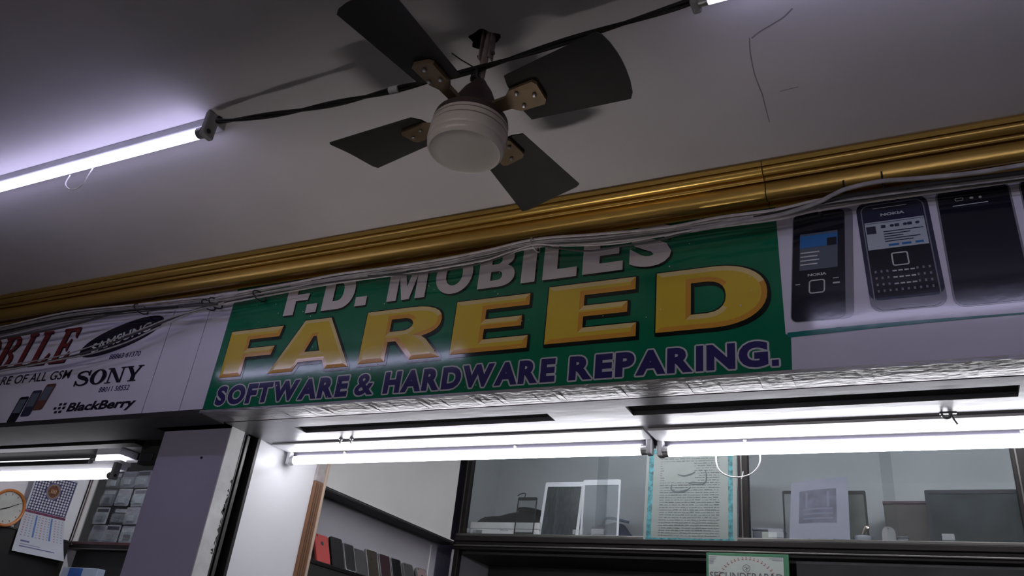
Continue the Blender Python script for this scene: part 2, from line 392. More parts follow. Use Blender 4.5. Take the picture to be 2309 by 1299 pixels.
# cornice
A, B = Vector((1.566, 1.175)), Vector((1.669, 1.107))
dv = B - A; nv = Vector((-0.5, -0.86)).normalized()
prof = [(0, 0), (0.0, .006), (.07, .008), (.08, .001), (.095, .001), (.105, .008), (.13, .0105), (.17, .012), (.22, .0115), (.26, .0095), (.275, .003), (.30, .0025), (.315, .009), (.335, .0105), (.365, .0105), (.385, .008), (.395, .002), (.41, .002)]
for k in range(13):
    a = math.pi * k / 12; prof.append((.42 + .41 * k / 12, .004 + .019 * math.sin(a) ** 0.8))
prof += [(.84, .001), (.875, .0008), (.885, .007), (.90, .0095), (.925, .0095), (.94, .007), (.95, .001), (1.0, .0)]
yz = [tuple(A + dv * t + nv * n_ * 1.4) for t, n_ in prof]
yz += [(1.69, 1.107), (1.69, 1.174)]
seam = -0.245
for nm, a, b, lb in (('trim_1', XL, seam - 0.001, 'long gilded plaster cornice running left over both signs'), ('trim_2', seam + 0.001, XR, 'gilded plaster cornice piece over the printed phones')):
    struct(G().prism_x(yz, a, b).build(nm, M['gold'], smooth=True), lb, 'cornice')

# ================================================================= SIGNS
F = front(FACE)
sign = thing('shop_sign', 'glossy green and white shop sign with yellow lettering and printed phones', 'sign', (-0.9, FACE, SOF))
G().box(-1.921, 2.2, FACE, FACE + 0.011, SOF + 0.006, 1.16).build('board', M['vinyl_white'], sign)
E1 = 0.0006
G().poly([(-1.9205, 0.6885), (-0.217, 0.6885), (-0.215, 0.773), (-0.226, 0.777), (-0.233, 1.071), (-0.234, 1.15), (-1.9205, 1.15)], F, E1).build('green_field', M['vinyl_green'], sign)
g = G()
for i in range(20):
    x0 = -0.222 + 0.6 * i / 20; x1 = -0.222 + 0.6 * (i + 1) / 20
    def sw(x):
        t = (x + 0.222) / 0.6
        return 0.774 + 0.006 * t + 0.002 * math.sin(t * 5), 0.0045 * (1 - t) * (0.8 + 0.5 * math.sin(t * 4 + 0.6)) + 0.001
    (c0, h0), (c1, h1) = sw(x0), sw(x1)
    g.poly([(x0, c0 - h0), (x1, c1 - h1), (x1, c1 + h1), (x0, c0 + h0)], F, E1 * 1.5)
g.build('swoosh', M['vinyl_teal'], sign)
# top line, letter by letter
def XS(px, py): return at(px, py, Y=FACE).x
# the big yellow word with printed bevels
def arc(cx, cy, rx, ry, a0, a1, n=10, p=2.0):
    out = []
    for k in range(n + 1):
        t = math.radians(a0 + (a1 - a0) * k / n); c, s = math.cos(t), math.sin(t)
        out.append((cx + rx * math.copysign(abs(c) ** (2 / p), c), cy + ry * math.copysign(abs(s) ** (2 / p), s)))
    return out
def fill2d(polys, box):
    u0, u1, z0, z1 = box
    cu = bpy.data.curves.new('g', 'CURVE'); cu.dimensions = '2D'; cu.fill_mode = 'BOTH'
    for P in polys:
        sp = cu.splines.new('POLY'); sp.points.add(len(P) - 1); sp.use_cyclic_u = True
        for i, (a, b) in enumerate(P): sp.points[i].co = (u0 + a * (u1 - u0), z0 + b * (z1 - z0), 0, 1)
    o = bpy.data.objects.new('g', cu); COL.objects.link(o); bpy.context.view_layer.update()
    ev = o.evaluated_get(bpy.context.evaluated_depsgraph_get()); me = ev.to_mesh()
    v = [(p.co.x, p.co.y) for p in me.vertices]; f = [tuple(p.vertices) for p in me.polygons]
    ev.to_mesh_clear(); bpy.data.objects.remove(o); bpy.data.curves.remove(cu)
    return v, f
def spread(g, vf, w, shifts):       # printed outline or drop shadow: the same shape repeated by small shifts
    for k, (dx, dz_) in enumerate(shifts): g.add([F(a + dx, b + dz_, w + k * 4e-5) for a, b in vf[0]], vf[1])
    return g
GL = {
 'L': [[(0, 0), (1, 0), (1, .24), (.42, .24), (.42, 1), (0, 1)]],
 'I': [[(0, 0), (1, 0), (1, 1), (0, 1)]],
 'M': [[(0, 0), (.255, 0), (.255, .66), (.40, 0), (.60, 0), (.745, .66), (.745, 0), (1, 0), (1, 1), (.65, 1), (.5, .36), (.35, 1), (0, 1)]],
 'O': [arc(.5, .5, .5, .5, 0, 350, 35, 2.1), arc(.5, .5, .225, .29, 0, -345, 23, 2.1)],
 'B': [[(0, 0)] + arc(.57, .29, .43, .29, -90, 62, 10, 2.2) + arc(.55, .76, .40, .24, -52, 90, 8, 2.2) + [(0, 1)], [(.34, .18), (.34, .41)] + arc(.54, .295, .12, .115, 90, -90, 6), [(.34, .60), (.34, .83)] + arc(.52, .715, .10, .115, 90, -90, 6)],
 '.': [[(0, 0), (1, 0), (1, 1), (0, 1)]],
 'F': [[(0, 0), (.41, 0), (.41, .40), (.89, .40), (.925, .585), (.41, .585), (.41, .78), (.965, .78), (1, 1), (0, 1)]],
 'E': [[(0, 0), (1, 0), (1, .225), (.42, .225), (.42, .415), (.90, .415), (.90, .60), (.42, .60), (.42, .785), (.98, .785), (.98, 1), (0, 1)]],
 'A': [[(0, 0), (.31, 0), (.365, .17), (.665, .17), (.72, 0), (1, 0), (.665, 1), (.335, 1)], [(.415, .36), (.49, .66), (.53, .66), (.605, .36)]],
 'R': [[(0, 0), (.335, 0), (.335, .37), (.43, .37), (.64, 0), (1, 0), (.80, .36), (.74, .425)] + arc(.56, .705, .40, .295, -60, 90, 10, 2.4) + [(0, 1)], [(.335, .56), (.335, .80), (.50, .80)] + arc(.50, .68, .115, .12, 80, -80, 6) + [(.50, .56)]],
 'D': [[(0, 0), (.52, 0)] + arc(.52, .5, .48, .5, -86, 86, 18, 2.2) + [(.52, 1), (0, 1)], [(.325, .24), (.325, .76), (.45, .76)] + arc(.45, .5, .19, .26, 85, -85, 10, 2.4) + [(.45, .24)]],
}
row1 = [('F', (638, 715), (706, 655)), ('.', (688, 707), (711, 690)), ('D', (723, 704), (798, 672)), ('.', (799, 692), (824, 675)), ('M', (871, 683), (958, 665)), ('O', (978, 665), (1065, 630)), ('B', (1076, 654), (1159, 635)), ('I', (1174, 639), (1206, 630)), ('L', (1223, 632), (1300, 618)), ('E', (1313, 620), (1404, 605)), ('S', (1418, 600), (1514, 567))]
for chx, l, r in row1:
    u0, u1 = XS(*l), XS(*r); zb = 0.983 + 0.010 * (u0 + 1.7) / 1.2; h = 0.118
    if chx == '.': u1 = u0 + 0.040; h = 0.030
    if chx in 'OS': zb -= 0.002; h += 0.004
    if chx == 'S':
        v_, f_ = text2d('S', .055); x0_ = min(p[0] for p in v_); x1_ = max(p[0] for p in v_); y0_ = min(p[1] for p in v_); y1_ = max(p[1] for p in v_)
        vf = ([(u0 + (a - x0_) / (x1_ - x0_) * (u1 - u0), zb + (b - y0_) / (y1_ - y0_) * h) for a, b in v_], f_)
    else: vf = fill2d(GL[chx], (u0, u1, zb, zb + h))
    lo = spread(G(), vf, E1 * 3, [(0, 0)]).build('letter', M['vinyl_grey_white'], sign)
    spread(G(), vf, E1 * 2, [(.002, -.002), (.004, -.004), (.005, -.006)]).build('letter_shadow', M['vinyl_black'], lo)
def bevel_glyph(name, polys, u0, u1, z0, z1, bev):
    cu = bpy.data.curves.new('g', 'CURVE'); cu.dimensions = '2D'; cu.fill_mode = 'BOTH'
    for P in polys:
        sp = cu.splines.new('POLY'); sp.points.add(len(P) - 1); sp.use_cyclic_u = True
        for i, (a, b) in enumerate(P): sp.points[i].co = (u0 + a * (u1 - u0), z0 + b * (z1 - z0), 0, 1)
    cu.offset = -bev; cu.bevel_depth = bev; cu.bevel_resolution = 0; cu.extrude = 0.0
    o = bpy.data.objects.new('g', cu); COL.objects.link(o); bpy.context.view_layer.update()
    dg = bpy.context.evaluated_depsgraph_get(); ev = o.evaluated_get(dg); me = ev.to_mesh()
    g = G(); g.v = [F(v.co.x, v.co.y, E1 * 4 + max(0, v.co.z) / bev * 0.0003) for v in me.vertices]
    for p in me.polygons:
        if min(me.vertices[i].co.z for i in p.vertices) < -1e-5: continue
        n_ = p.normal; m_ = 0
        if abs(n_.z) < 0.95:
            if n_.y > 0.35: m_ = 1
            elif n_.y < -0.35: m_ = 2
            elif n_.x > 0.2: m_ = 2
            else: m_ = 0
        g.f.append(list(p.vertices)); g.mi.append(m_)
    ev.to_mesh_clear(); bpy.data.objects.remove(o); bpy.data.curves.remove(cu)
    lo = g.build(name, [M['vinyl_yellow'], M['vinyl_cream'], M['vinyl_orange']], sign, recalc=False)
    vf = fill2d(polys, (u0, u1, z0, z1))
    spread(G(), vf, E1 * 2, [(-.0035, 0), (-.003, .003), (.002, .0035), (.007, .002), (.008, -.004), (.008, -.010), (.003, -.0105), (-.002, -.009)]).build('letter_shadow', M['vinyl_black'], lo)
for c, u0, u1, z0, z1 in (('F', -1.889, -1.680, .794, .949), ('A', -1.696, -1.403, .794, .957), ('R', -1.370, -1.105, .798, .958), ('E', -1.074, -.850, .801, .956), ('E', -.802, -.565, .805, .966), ('D', -.517, -.260, .808, .967)):
    bevel_glyph('letter', GL[c], u0, u1, z0, z1, 0.0105 if c == 'A' else 0.0125)
for wd, p0, p1 in (('SOFTWARE', (480, 925), (780, 897)), ('&', (797, 893), (840, 890)), ('HARDWARE', (862, 890), (1250, 862)), ('REPARING.', (1282, 857), (1757, 825))):
    u0, u1 = XS(*p0), XS(*p1)
    V, Fc, x_ = [], [], 0.0
    for k, c in enumerate(wd):
        if c == '.': v_, f_ = [(0, 0), (.17, 0), (.17, .17), (0, .17)], [(0, 1, 2, 3)]
        elif c == 'I': v_, f_ = [(0, 0), (.19, 0), (.19, .73), (0, .73)], [(0, 1, 2, 3)]
        else:
            v_, f_ = text2d(c, .058 if c != '&' else .03); mn = min(p[1] for p in v_); mx_ = max(p[1] for p in v_)
            v_ = [(p[0], (p[1] - mn) / (mx_ - mn) * .73) for p in v_]
        mn = min(p[0] for p in v_); o_ = len(V)
        if k: x_ += .035 if c in 'AWT' or wd[k - 1] in 'AWTF' else .085
        V += [(p[0] - mn + x_, p[1]) for p in v_]; Fc += [tuple(o_ + q for q in f__) for f__ in f_]
        x_ = max(p[0] for p in V)
    vf = ([(u0 + a / x_ * (u1 - u0), .704 + b / .73 * .062) for a, b in V], Fc)
    lo = spread(G(), vf, E1 * 3, [(0, 0)]).build('lettering', M['vinyl_navy'], sign)
    spread(G(), vf, E1 * 2, [(.0042 * math.cos(t), .0042 * math.sin(t)) for t in (q * math.pi / 5 for q in range(10))]).build('lettering_outline', M['vinyl_outline'], lo)
# specks of paint on the green field
g = G()
for k in range(70):
    u = random.uniform(-1.85, -0.25); v = random.uniform(0.70, 1.05); r = random.uniform(0.0006, 0.0018)
    g.poly(disc(u, v, r, r * random.uniform(.6, 1.8), 6), F, E1 * 6)
g.build('paint_speck', M['vinyl_grey_white'], sign, kind='stuff')

def q2(u0, u1, v0, v1, sh=0.0, vm=0.94):     # sheared rectangle helper around height vm
    return [(u0 + sh * (v0 - vm), v0), (u1 + sh * (v0 - vm), v0), (u1 + sh * (v1 - vm), v1), (u0 + sh * (v1 - vm), v1)]
def shp(pts, sh, vm=0.94): return [(u + sh * (v - vm), v) for u, v in pts]
# printed phone 1: slim candy-bar
sh = 0.07
ph = G().poly(shp(rrect(-.205, -.076, .802, 1.078, .016), sh), F, E1).build('printed_phone', M['vinyl_silver'], sign)
G().poly(shp(rrect(-.203, -.093, .804, 1.077, .014), sh), F, E1 * 2).build('phone_face', M['vinyl_phone'], ph)
G().poly(q2(-.188, -.108, .928, 1.022, sh), F, E1 * 3).build('screen', M['vinyl_greyscreen'], ph)
G().poly(q2(-.188, -.108, .985, 1.016, sh), F, E1 * 4).build('screen_banner', M['vinyl_blue'], ph)
G().poly(q2(-.130, -.110, .985, 1.004, sh), F, E1 * 5).build('screen_icon', M['vinyl_ink'], ph)
g = G()
for k in range(4): g.poly(q2(-.186, -.150 + .004 * (k % 2), .940 + k * .010, .9435 + k * .010, sh), F, E1 * 5)
g.build('screen_text', M['vinyl_outline'], ph)
g = G(); put_text(g, 'NOKIA', -.172, -.133, .9115, .918, F, E1 * 3, off=.04); g.build('lettering', M['vinyl_outline'], ph)
def ring(g, u0, u1, v0, v1, r, t, w, sh):
    a = shp(rrect(u0, u1, v0, v1, r), sh); b = shp(rrect(u0 + t, u1 - t, v0 + t, v1 - t, max(r - t, .001)), sh); n = len(a)
    g.add([F(*p, w) for p in a] + [F(*p, w) for p in b], [(i, (i + 1) % n, n + (i + 1) % n, n + i) for i in range(n)])
g = G(); ring(g, -.168, -.134, .868, .902, .007, .003, E1 * 3, sh); g.build('navigation_key', M['vinyl_outline'], ph)
for q in ((-.118, -.104, .887, .891), (-.118, -.106, .900, .902), (-.196, -.186, .893, .895)): G().poly(q2(*q, sh), F, E1 * 3).build('soft_key', M['vinyl_outline'], ph)
# printed phone 2: wide with keyboard
sh = -0.035
ph = G().poly(shp(rrect(-.056, .088, .809, 1.082, .022), sh), F, E1).build('printed_phone', M['vinyl_silver'], sign)
G().poly(shp(rrect(-.0555, .0875, .836, 1.0815, .020), sh), F, E1 * 2).build('phone_face', M['vinyl_phone2'], ph)
a = G(); ring(a, -.0475, .0795, .812, 1.074, .018, .0025, E1 * 3, sh); a.build('metal_bezel', M['vinyl_silver'], ph)
G().poly(q2(-.046, .078, .842, .957, sh), F, E1 * 2.5).build('keyboard_field', M['vinyl_phone'], ph)
G().poly(q2(-.043, .075, .958, 1.028, sh), F, E1 * 4).build('screen', M['vinyl_lscreen'], ph)
g = G(); put_text(g, 'NOKIA', -.012, .036, 1.041, 1.048, F, E1 * 4, off=.04); g.build('lettering', M['vinyl_outline'], ph)
g = G(); g.poly(q2(-.022, .046, 1.062, 1.0635, sh), F, E1 * 4); g.build('earpiece', M['vinyl_outline'], ph)
g = G()
for k, u in enumerate((-.006, .008, .021, .034, .046, .058)): g.poly(disc(u, 1.0135, .0045, .0035, 8) if k % 2 else q2(u - .005, u + .004, 1.010, 1.017, sh), F, E1 * 5)
g.poly(q2(-.041, -.022, .998, 1.017, sh), F, E1 * 5)
g.poly(q2(-.043, .075, 1.0235, 1.0245, sh), F, E1 * 5)
for k, e in enumerate((.070, .044, .030, .062, .048)):
    g.poly(q2(-.008, e, .999 - k * .0062, 1.0012 - k * .0062, sh), F, E1 * 5)
g.build('screen_text', M['vinyl_phone2'], ph)
g = G()
for a, b in ((-.002, .018), (.024, .042), (.050, .066)): g.poly(q2(a, b, .963, .968, sh), F, E1 * 5)
g.build('screen_tab', M['vinyl_blue'], ph)
g = G(); ring(g, -.001, .032, .913, .946, .005, .003, E1 * 4, sh); g.build('navigation_key', M['vinyl_outline'], ph)
g = G()
for r_ in range(4):
    for c_ in range(10):
        u = -.038 + c_ * .0115; v = .900 - r_ * .0155
        inner = 3 <= c_ <= 6 and r_ < 3
        g.poly(q2(u, u + (.0085 if inner else .004), v, v + (.0035 if inner else .006), sh), F, E1 * 4, mi=0 if inner else 1)
g.build('keypad', [M['vinyl_outline'], M['vinyl_silver']], ph)
# printed phone 3: black back
sh = -0.01
ph = G().poly(shp(rrect(.100, .240, .803, 1.088, .022), sh), F, E1).build('printed_phone', M['vinyl_silver'], sign)
G().poly(shp(rrect(.104, .236, .806, 1.087, .021), sh), F, E1 * 2).build('phone_back', M['vinyl_phone'], ph)
g = G(); g.poly(q2(.130, .196, 1.040, 1.042, sh), F, E1 * 3); ring(g, .136, .152, 1.052, 1.060, .003, .0015, E1 * 3, sh); g.poly(disc(.166, 1.056, .004, .003, 10), F, E1 * 3); g.poly(disc(.182, 1.055, .003, .003, 10), F, E1 * 3)
g.build('camera_print', M['vinyl_outline'], ph)
sh = 0.0
ph = G().poly(rrect(.254, .392, .805, 1.088, .022), F, E1).build('printed_phone', M['vinyl_silver'], sign)
G().poly(rrect(.257, .389, .808, 1.086, .021), F, E1 * 2).build('phone_face', M['vinyl_phone'], ph)
G().poly(rrect(.270, .376, .87, 1.04, .004), F, E1 * 3).build('screen', M['vinyl_greyscreen'], ph)

# plain white fascia panels between the signs
for a, b, lb in ((-2.021, -1.9225, 'narrow plain white fascia panel touching the green sign'), (-2.186, -2.0225, 'plain white fascia panel between the seams beside the repair sign')):
    tag(G().box(a + .0008, b - .0008, FACE, FACE + .011, SOF - .003, 1.16).build('fascia_panel', M['vinyl_white'], bevel=.0008), lb, 'panel', 'white fascia panels')
# neighbour's sign
ns = thing('shop_sign', 'white neighbouring sign with dark red, black and navy phone brand lettering', 'sign', (-3.2, FACE, SOF))
G().box(-4.9, -2.188, FACE, FACE + .011, SOF - .003, 1.16).build('board', M['vinyl_white'], ns)
def multi(polys, name, m, w, parent=ns):
    g = G()
    for k, P in enumerate(polys): g.poly(P, F, w + k * 1e-5)
    return g.build(name, m, parent, recalc=False)
def ringpoly(g, u, v, ru, rv, tu, tv, w, sh=0.0, vb=0.0, n=28):
    a = [(p[0] + sh * (p[1] - vb), p[1]) for p in disc(u, v, ru, rv, n)]; b = [(p[0] + sh * (p[1] - vb), p[1]) for p in disc(u, v, ru - tu, rv - tv, n)]
    g.add([F(*p, w) for p in a] + [F(*p, w) for p in b], [(i, (i + 1) % n, n + (i + 1) % n, n + i) for i in range(n)])
# heavy italic serif word
def serif(chx, u0, v0, wd, h, shx):
    P = []
    R = lambda a, b, c, d: P.append([(u0 + a * wd + shx * (c * h), v0 + c * h), (u0 + b * wd + shx * (c * h), v0 + c * h), (u0 + b * wd + shx * (d * h), v0 + d * h), (u0 + a * wd + shx * (d * h), v0 + d * h)])
    Q = lambda pts: P.append([(u0 + a * wd + shx * c * h, v0 + c * h) for a, c in pts])
    if chx == 'I': R(.2, .8, 0, .08); R(.2, .8, .92, 1); R(.34, .66, 0.08, .92)
    elif chx == 'L': R(0, .62, 0, .08); R(0, .55, .92, 1); R(.13, .43, .08, .92); Q([(.43, 0), (.95, 0), (1, .32), (.93, .32), (.72, .1), (.43, .1)])
    elif chx == 'E': R(0, .6, 0, .08); R(0, .6, .92, 1); R(.13, .42, .08, .92); Q([(.42, 0), (.95, 0), (1, .3), (.93, .3), (.72, .1), (.42, .1)]); Q([(.42, .9), (.72, .9), (.90, .70), (.97, .70), (.95, 1), (.42, 1)]); Q([(.42, .45), (.60, .45), (.68, .33), (.74, .33), (.74, .68), (.68, .68), (.60, .55), (.42, .55)])
    elif chx == 'B':
        R(0, .5, 0, .08); R(0, .5, .92, 1); R(.13, .42, .08, .92)
        for c, ry in ((.745, .255), (.26, .26)):
            aa = arc(.5, c, .42, ry, -90, 90, 10); bb = arc(.5, c, .18, ry - .08, -90, 90, 10)
            for i in range(10): Q([aa[i], aa[i + 1], bb[i + 1], bb[i]])
    elif chx == 'M': R(0, .3, 0, .08); R(.66, 1, 0, .08); R(.1, .2, .08, 1); R(.74, .94, .08, 1); Q([(.05, 1), (.32, 1), (.56, .25), (.48, .05)]); Q([(.48, .05), (.56, .25), (.76, 1), (.94, 1)])
    elif chx == 'O':
        aa = arc(.5, .5, .5, .51, 0, 360, 28); bb = arc(.5, .5, .23, .42, 0, 360, 28)
        for i in range(28): Q([aa[i], aa[i + 1], bb[i + 1], bb[i]])
    elif chx == 'N': R(0, .34, 0, .07); R(0, .3, .93, 1); R(.70, 1, .93, 1); R(.13, .21, .07, .93); R(.81, .89, 0, .93); Q([(.08, 1), (.32, 1), (.89, 0), (.70, 0)])
    elif chx == 'Y': R(.28, .76, 0, .07); R(0, .40, .93, 1); R(.66, 1, .93, 1); R(.40, .64, .07, .45); Q([(.08, .93), (.34, .93), (.64, .40), (.40, .40)]); Q([(.76, .93), (.90, .93), (.64, .42), (.52, .42)])
    elif chx == 'S':
        for q in stroke([(.86, .70), (.80, .86), (.62, .95), (.40, .95), (.20, .87), (.15, .72), (.28, .60), (.5, .52), (.72, .44), (.86, .30), (.80, .13), (.60, .05), (.38, .05), (.20, .13), (.10, .30)], lambda t: .10 + .17 * max(0, 1 - abs(t - .5) * 3.2)): Q(q)
        R(.86, .95, .64, 1); R(.03, .12, 0, .36)
    return P
for c, x, wd in (('M', -3.42, .18), ('O', -3.225, .12), ('B', -3.095, .11), ('I', -2.975, .08), ('L', -2.880, .10), ('E', -2.762, .092)):
    P = serif(c, x, .912, wd, .135, .20)
    lo = multi(P, 'letter', M['vinyl_red'], E1 * 3)
    multi([[(a + .006, b - .005) for a, b in q] for q in P], 'letter_shadow', M['vinyl_ink'], E1 * 2, lo)
# serif wordmark
x = -2.572
for c, wd in (('S', .074), ('O', .080), ('N', .088), ('Y', .082)):
    multi(serif(c, x, .812, wd, .055, .0), 'letter', M['vinyl_ink'], E1 * 3); x += wd + .001
g = G(); put_text(g, '88863 61370', -2.437, -2.286, .902, .921, F, E1 * 2, off=.008, shear=.1); g.build('lettering', M['vinyl_navy'], ns)
g = G(); put_text(g, '88011 58552', -2.430, -2.284, .782, .800, F, E1 * 2, off=.008, shear=.1); g.build('lettering', M['vinyl_navy'], ns)
g = G(); put_text(g, 'RE OF ALL GSM', -2.995, -2.612, .845, .879, F, E1 * 2, off=.006, shear=.1); g.build('lettering', M['vinyl_ink'], ns)
g = G(); put_text(g, 'BlackBerry', -2.562, -2.236, .711, .752, F, E1 * 2, off=.035, shear=.25); g.build('lettering', M['vinyl_ink'], ns)
g = G()
for r_, row in enumerate(((0, 1), (0, 1, 2), (0, 1))):
    for c_ in row:
        u = -2.628 + c_ * .0225 + (.006, -.004, .006)[r_] + (.012 if r_ == 0 else 0); v = .745 - r_ * .0135
        g.poly([(u, v), (u + .014, v), (u + .0165, v + .009), (u + .0025, v + .009)], F, E1 * 2)
g.build('logo_dots', M['vinyl_ink'], ns)
# tilted oval logo
ang = math.atan2(.085, .37); ca, sa = math.cos(ang), math.sin(ang); c0 = (-2.415, .985)
el = [(c0[0] + a * ca - b * sa, c0[1] + a * sa + b * ca) for a, b in arc(0, 0, .195, .050, 0, 350, 35, 2.1)]
ov = multi([el], 'oval_logo', M['vinyl_ink'], E1 * 2)
g = G(); put_text(g, 'SAMSUNG', c0[0] - .135, c0[0] + .140, c0[1] - .021, c0[1] + .014, F, E1 * 3, off=.02, rot=ang); g.build('lettering', M['vinyl_outline'], ov)
# small printed phones at the lower edge
for u0, v0, m_, sh, nm in ((-2.865, .695, 'vinyl_phone', .25, 0), (-2.80, .715, 'vinyl_phone2', .2, 1), (-2.745, .735, 'vinyl_bronze', .3, 2)):
    pts = [(a + sh * (b - v0), b) for a, b in rrect(u0, u0 + .052, v0, v0 + .095, .008)]
    p = multi([pts], 'printed_phone', M[m_], E1 * (2 + nm))
    multi([[(a + sh * (b - v0), b) for a, b in rrect(u0 + .006, u0 + .046, v0 + .035, v0 + .085, .002)]], 'screen', M['vinyl_greyscreen'], E1 * (2.5 + nm), p)

# ================================================================= CEILING FAN
fan = thing('ceiling_fan', 'cream four-bladed ceiling fan with dark blades hanging from a broken hole', 'ceiling fan', (FX, FY, CEIL - .25))
c = (FX, FY, CEIL)
lean = lambda h: .013 * (1 + h / .26)
lathe_fn = lambda a, b, h: (FX + lean(h) + a, FY + b, CEIL + h)
rod = G().tube([(FX + lean(.05), FY, CEIL + .05), (FX + lean(-.13), FY, CEIL - .13)], .0075, 14).build('down_rod', M['fan_rod'], fan, smooth=True)
G().box(FX + .012 - .0125, FX + .012 - .0090, FY - .009, FY + .009, CEIL - .055, CEIL + .03).build('hook_strap', M['fan_rod'], fan, bevel=.001)
G().box(FX + .012 + .0090, FX + .012 + .0125, FY - .009, FY + .009, CEIL - .055, CEIL + .03).build('hook_strap', M['fan_rod'], fan, bevel=.001)
G().tube([(FX - .006, FY, CEIL - .042), (FX + .030, FY, CEIL - .042)], .004, 8).build('hook_bolt', M['fan_maroon'], fan)
G().lathe([(.0095, -.108), (.013, -.112), (.017, -.120), (.029, -.138), (.038, -.158), (.044, -.178), (.049, -.190), (.055, -.198), (.070, -.206), (.072, -.215), (.072, -.221)], c, fn=lathe_fn).build('canopy', M['fan_maroon'], fan, smooth=True)
dz = -.040
G().lathe([(.060, -.176 + dz), (.0705, -.177 + dz), (.0725, -.180 + dz), (.0725, -.1845 + dz), (.0710, -.1855 + dz), (.0710, -.1870 + dz), (.0728, -.1880 + dz), (.0735, -.192 + dz), (.0735, -.197 + dz), (.072, -.198 + dz), (.072, -.1995 + dz), (.0738, -.2005 + dz), (.0742, -.216 + dz), (.0735, -.221 + dz), (.0722, -.2225 + dz), (.0726, -.224 + dz), (.0718, -.231 + dz), (.0690, -.236 + dz), (.0660, -.2385 + dz), (.0630, -.2375 + dz), (.050, -.2400 + dz), (.030, -.2430 + dz), (.010, -.2445 + dz), (.0005, -.2447 + dz)], c, fn=lathe_fn).build('motor_housing', M['fan_white'], fan, smooth=True)
for r_, h in ((.0716, -.1862), (.0724, -.1987)):
    G().lathe([(r_ - .002, h + dz - .0007), (r_ + .0002, h + dz - .0007), (r_ + .0002, h + dz + .0007), (r_ - .002, h + dz + .0007)], c, fn=lathe_fn).build('groove_line', M['fan_groove'], fan)
for k in range(4):
    a = math.radians(-7 + 90 * k); ca, sa = math.cos(a), math.sin(a)
    tilt = math.radians(-13)
    def bl(r_, t_, h_):       # radial, tangential, height with blade pitch
        y_ = t_ * math.cos(tilt) - h_ * math.sin(tilt); z_ = t_ * math.sin(tilt) + h_ * math.cos(tilt)
        return (FX + r_ * ca - y_ * sa, FY + r_ * sa + y_ * ca, CEIL - .192 + z_)
    out = []
    n = 12
    w_of = lambda t: .052 + .020 * t
    L_ = [(.105 + .195 * i / n, -w_of(i / n)) for i in range(n + 1)]; R_ = [(.105 + .195 * i / n, w_of(i / n)) for i in range(n + 1)]
    tip = [(.300 + .014 * math.cos(math.radians(t)), .072 * math.sin(math.radians(t))) for t in range(-80, 81, 16)]
    loop = L_ + tip + R_[::-1] + [(.098, .030), (.096, 0), (.098, -.030)]
    g = G(); m = len(loop)
    top = [bl(r_, t_, .0012 + .010 * (1 - (t_ / .075) ** 2)) for r_, t_ in loop]; bot = [bl(r_, t_, -.0012 + .010 * (1 - (t_ / .075) ** 2)) for r_, t_ in loop]
    # cambered surface strips across the blade
    st = 8
    rows = [(.098, .030)] + [(.105 + .195 * i / n, w_of(i / n)) for i in range(n + 1)] + [(.300 + .014 * math.sin(math.radians(q)), .072 * math.cos(math.radians(q))) for q in (30, 55, 75, 86)]
    V = []
    for s_ in (.0012, -.0012):
        for r_, hw in rows:
            for j in range(st + 1):
                t_ = -hw + 2 * hw * j / st
                V.append(bl(r_, t_, s_ + .010 * (1 - (t_ / .075) ** 2)))
    nr = len(rows); fs = []
    for s_ in range(2):
        o = s_ * nr * (st + 1)
        for i in range(nr - 1):
            for j in range(st):
                q = (o + i * (st + 1) + j, o + i * (st + 1) + j + 1, o + (i + 1) * (st + 1) + j + 1, o + (i + 1) * (st + 1) + j)
                fs.append(q if s_ == 0 else q[::-1])
    o = nr * (st + 1)
    for i in range(nr - 1):
        fs.append((i * (st + 1), (i + 1) * (st + 1), o + (i + 1) * (st + 1), o + i * (st + 1)))
        fs.append((i * (st + 1) + st, o + i * (st + 1) + st, o + (i + 1) * (st + 1) + st, (i + 1) * (st + 1) + st))
    for j in range(st):
        fs.append((j, o + j, o + j + 1, j + 1)); e = (nr - 1) * (st + 1); fs.append((e + j, e + j + 1, o + e + j + 1, o + e + j))
    blade = G().add(V, fs).build('blade', M['fan_blade'], fan, smooth=True)
    ir = G(); prs = [(.055, -.012), (.085, -.013), (.100, -.024), (.150, -.026), (.156, -.018), (.156, .018), (.150, .026), (.100, .024), (.085, .013), (.055, .012)]
    ir.add([bl(r_, t_, -.002 + .008) for r_, t_ in prs] + [bl(r_, t_, .002 + .0095 - .0135) for r_, t_ in prs], [tuple(range(10)), tuple(range(19, 9, -1))] + [(i, 10 + i, 10 + (i + 1) % 10, (i + 1) % 10) for i in range(10)])
    ir.build('blade_iron', M['fan_iron'], blade)
    for r_, t_ in ((.112, -.014), (.112, .014), (.142, 0)):
        G().lathe([(.004, 0), (.004, -.002), (.002, -.0035)], None, fn=lambda p, q, h, r_=r_, t_=t_: bl(r_ + p, t_ + q, h - .004), seg=10).build('screw', M['cap'], blade)

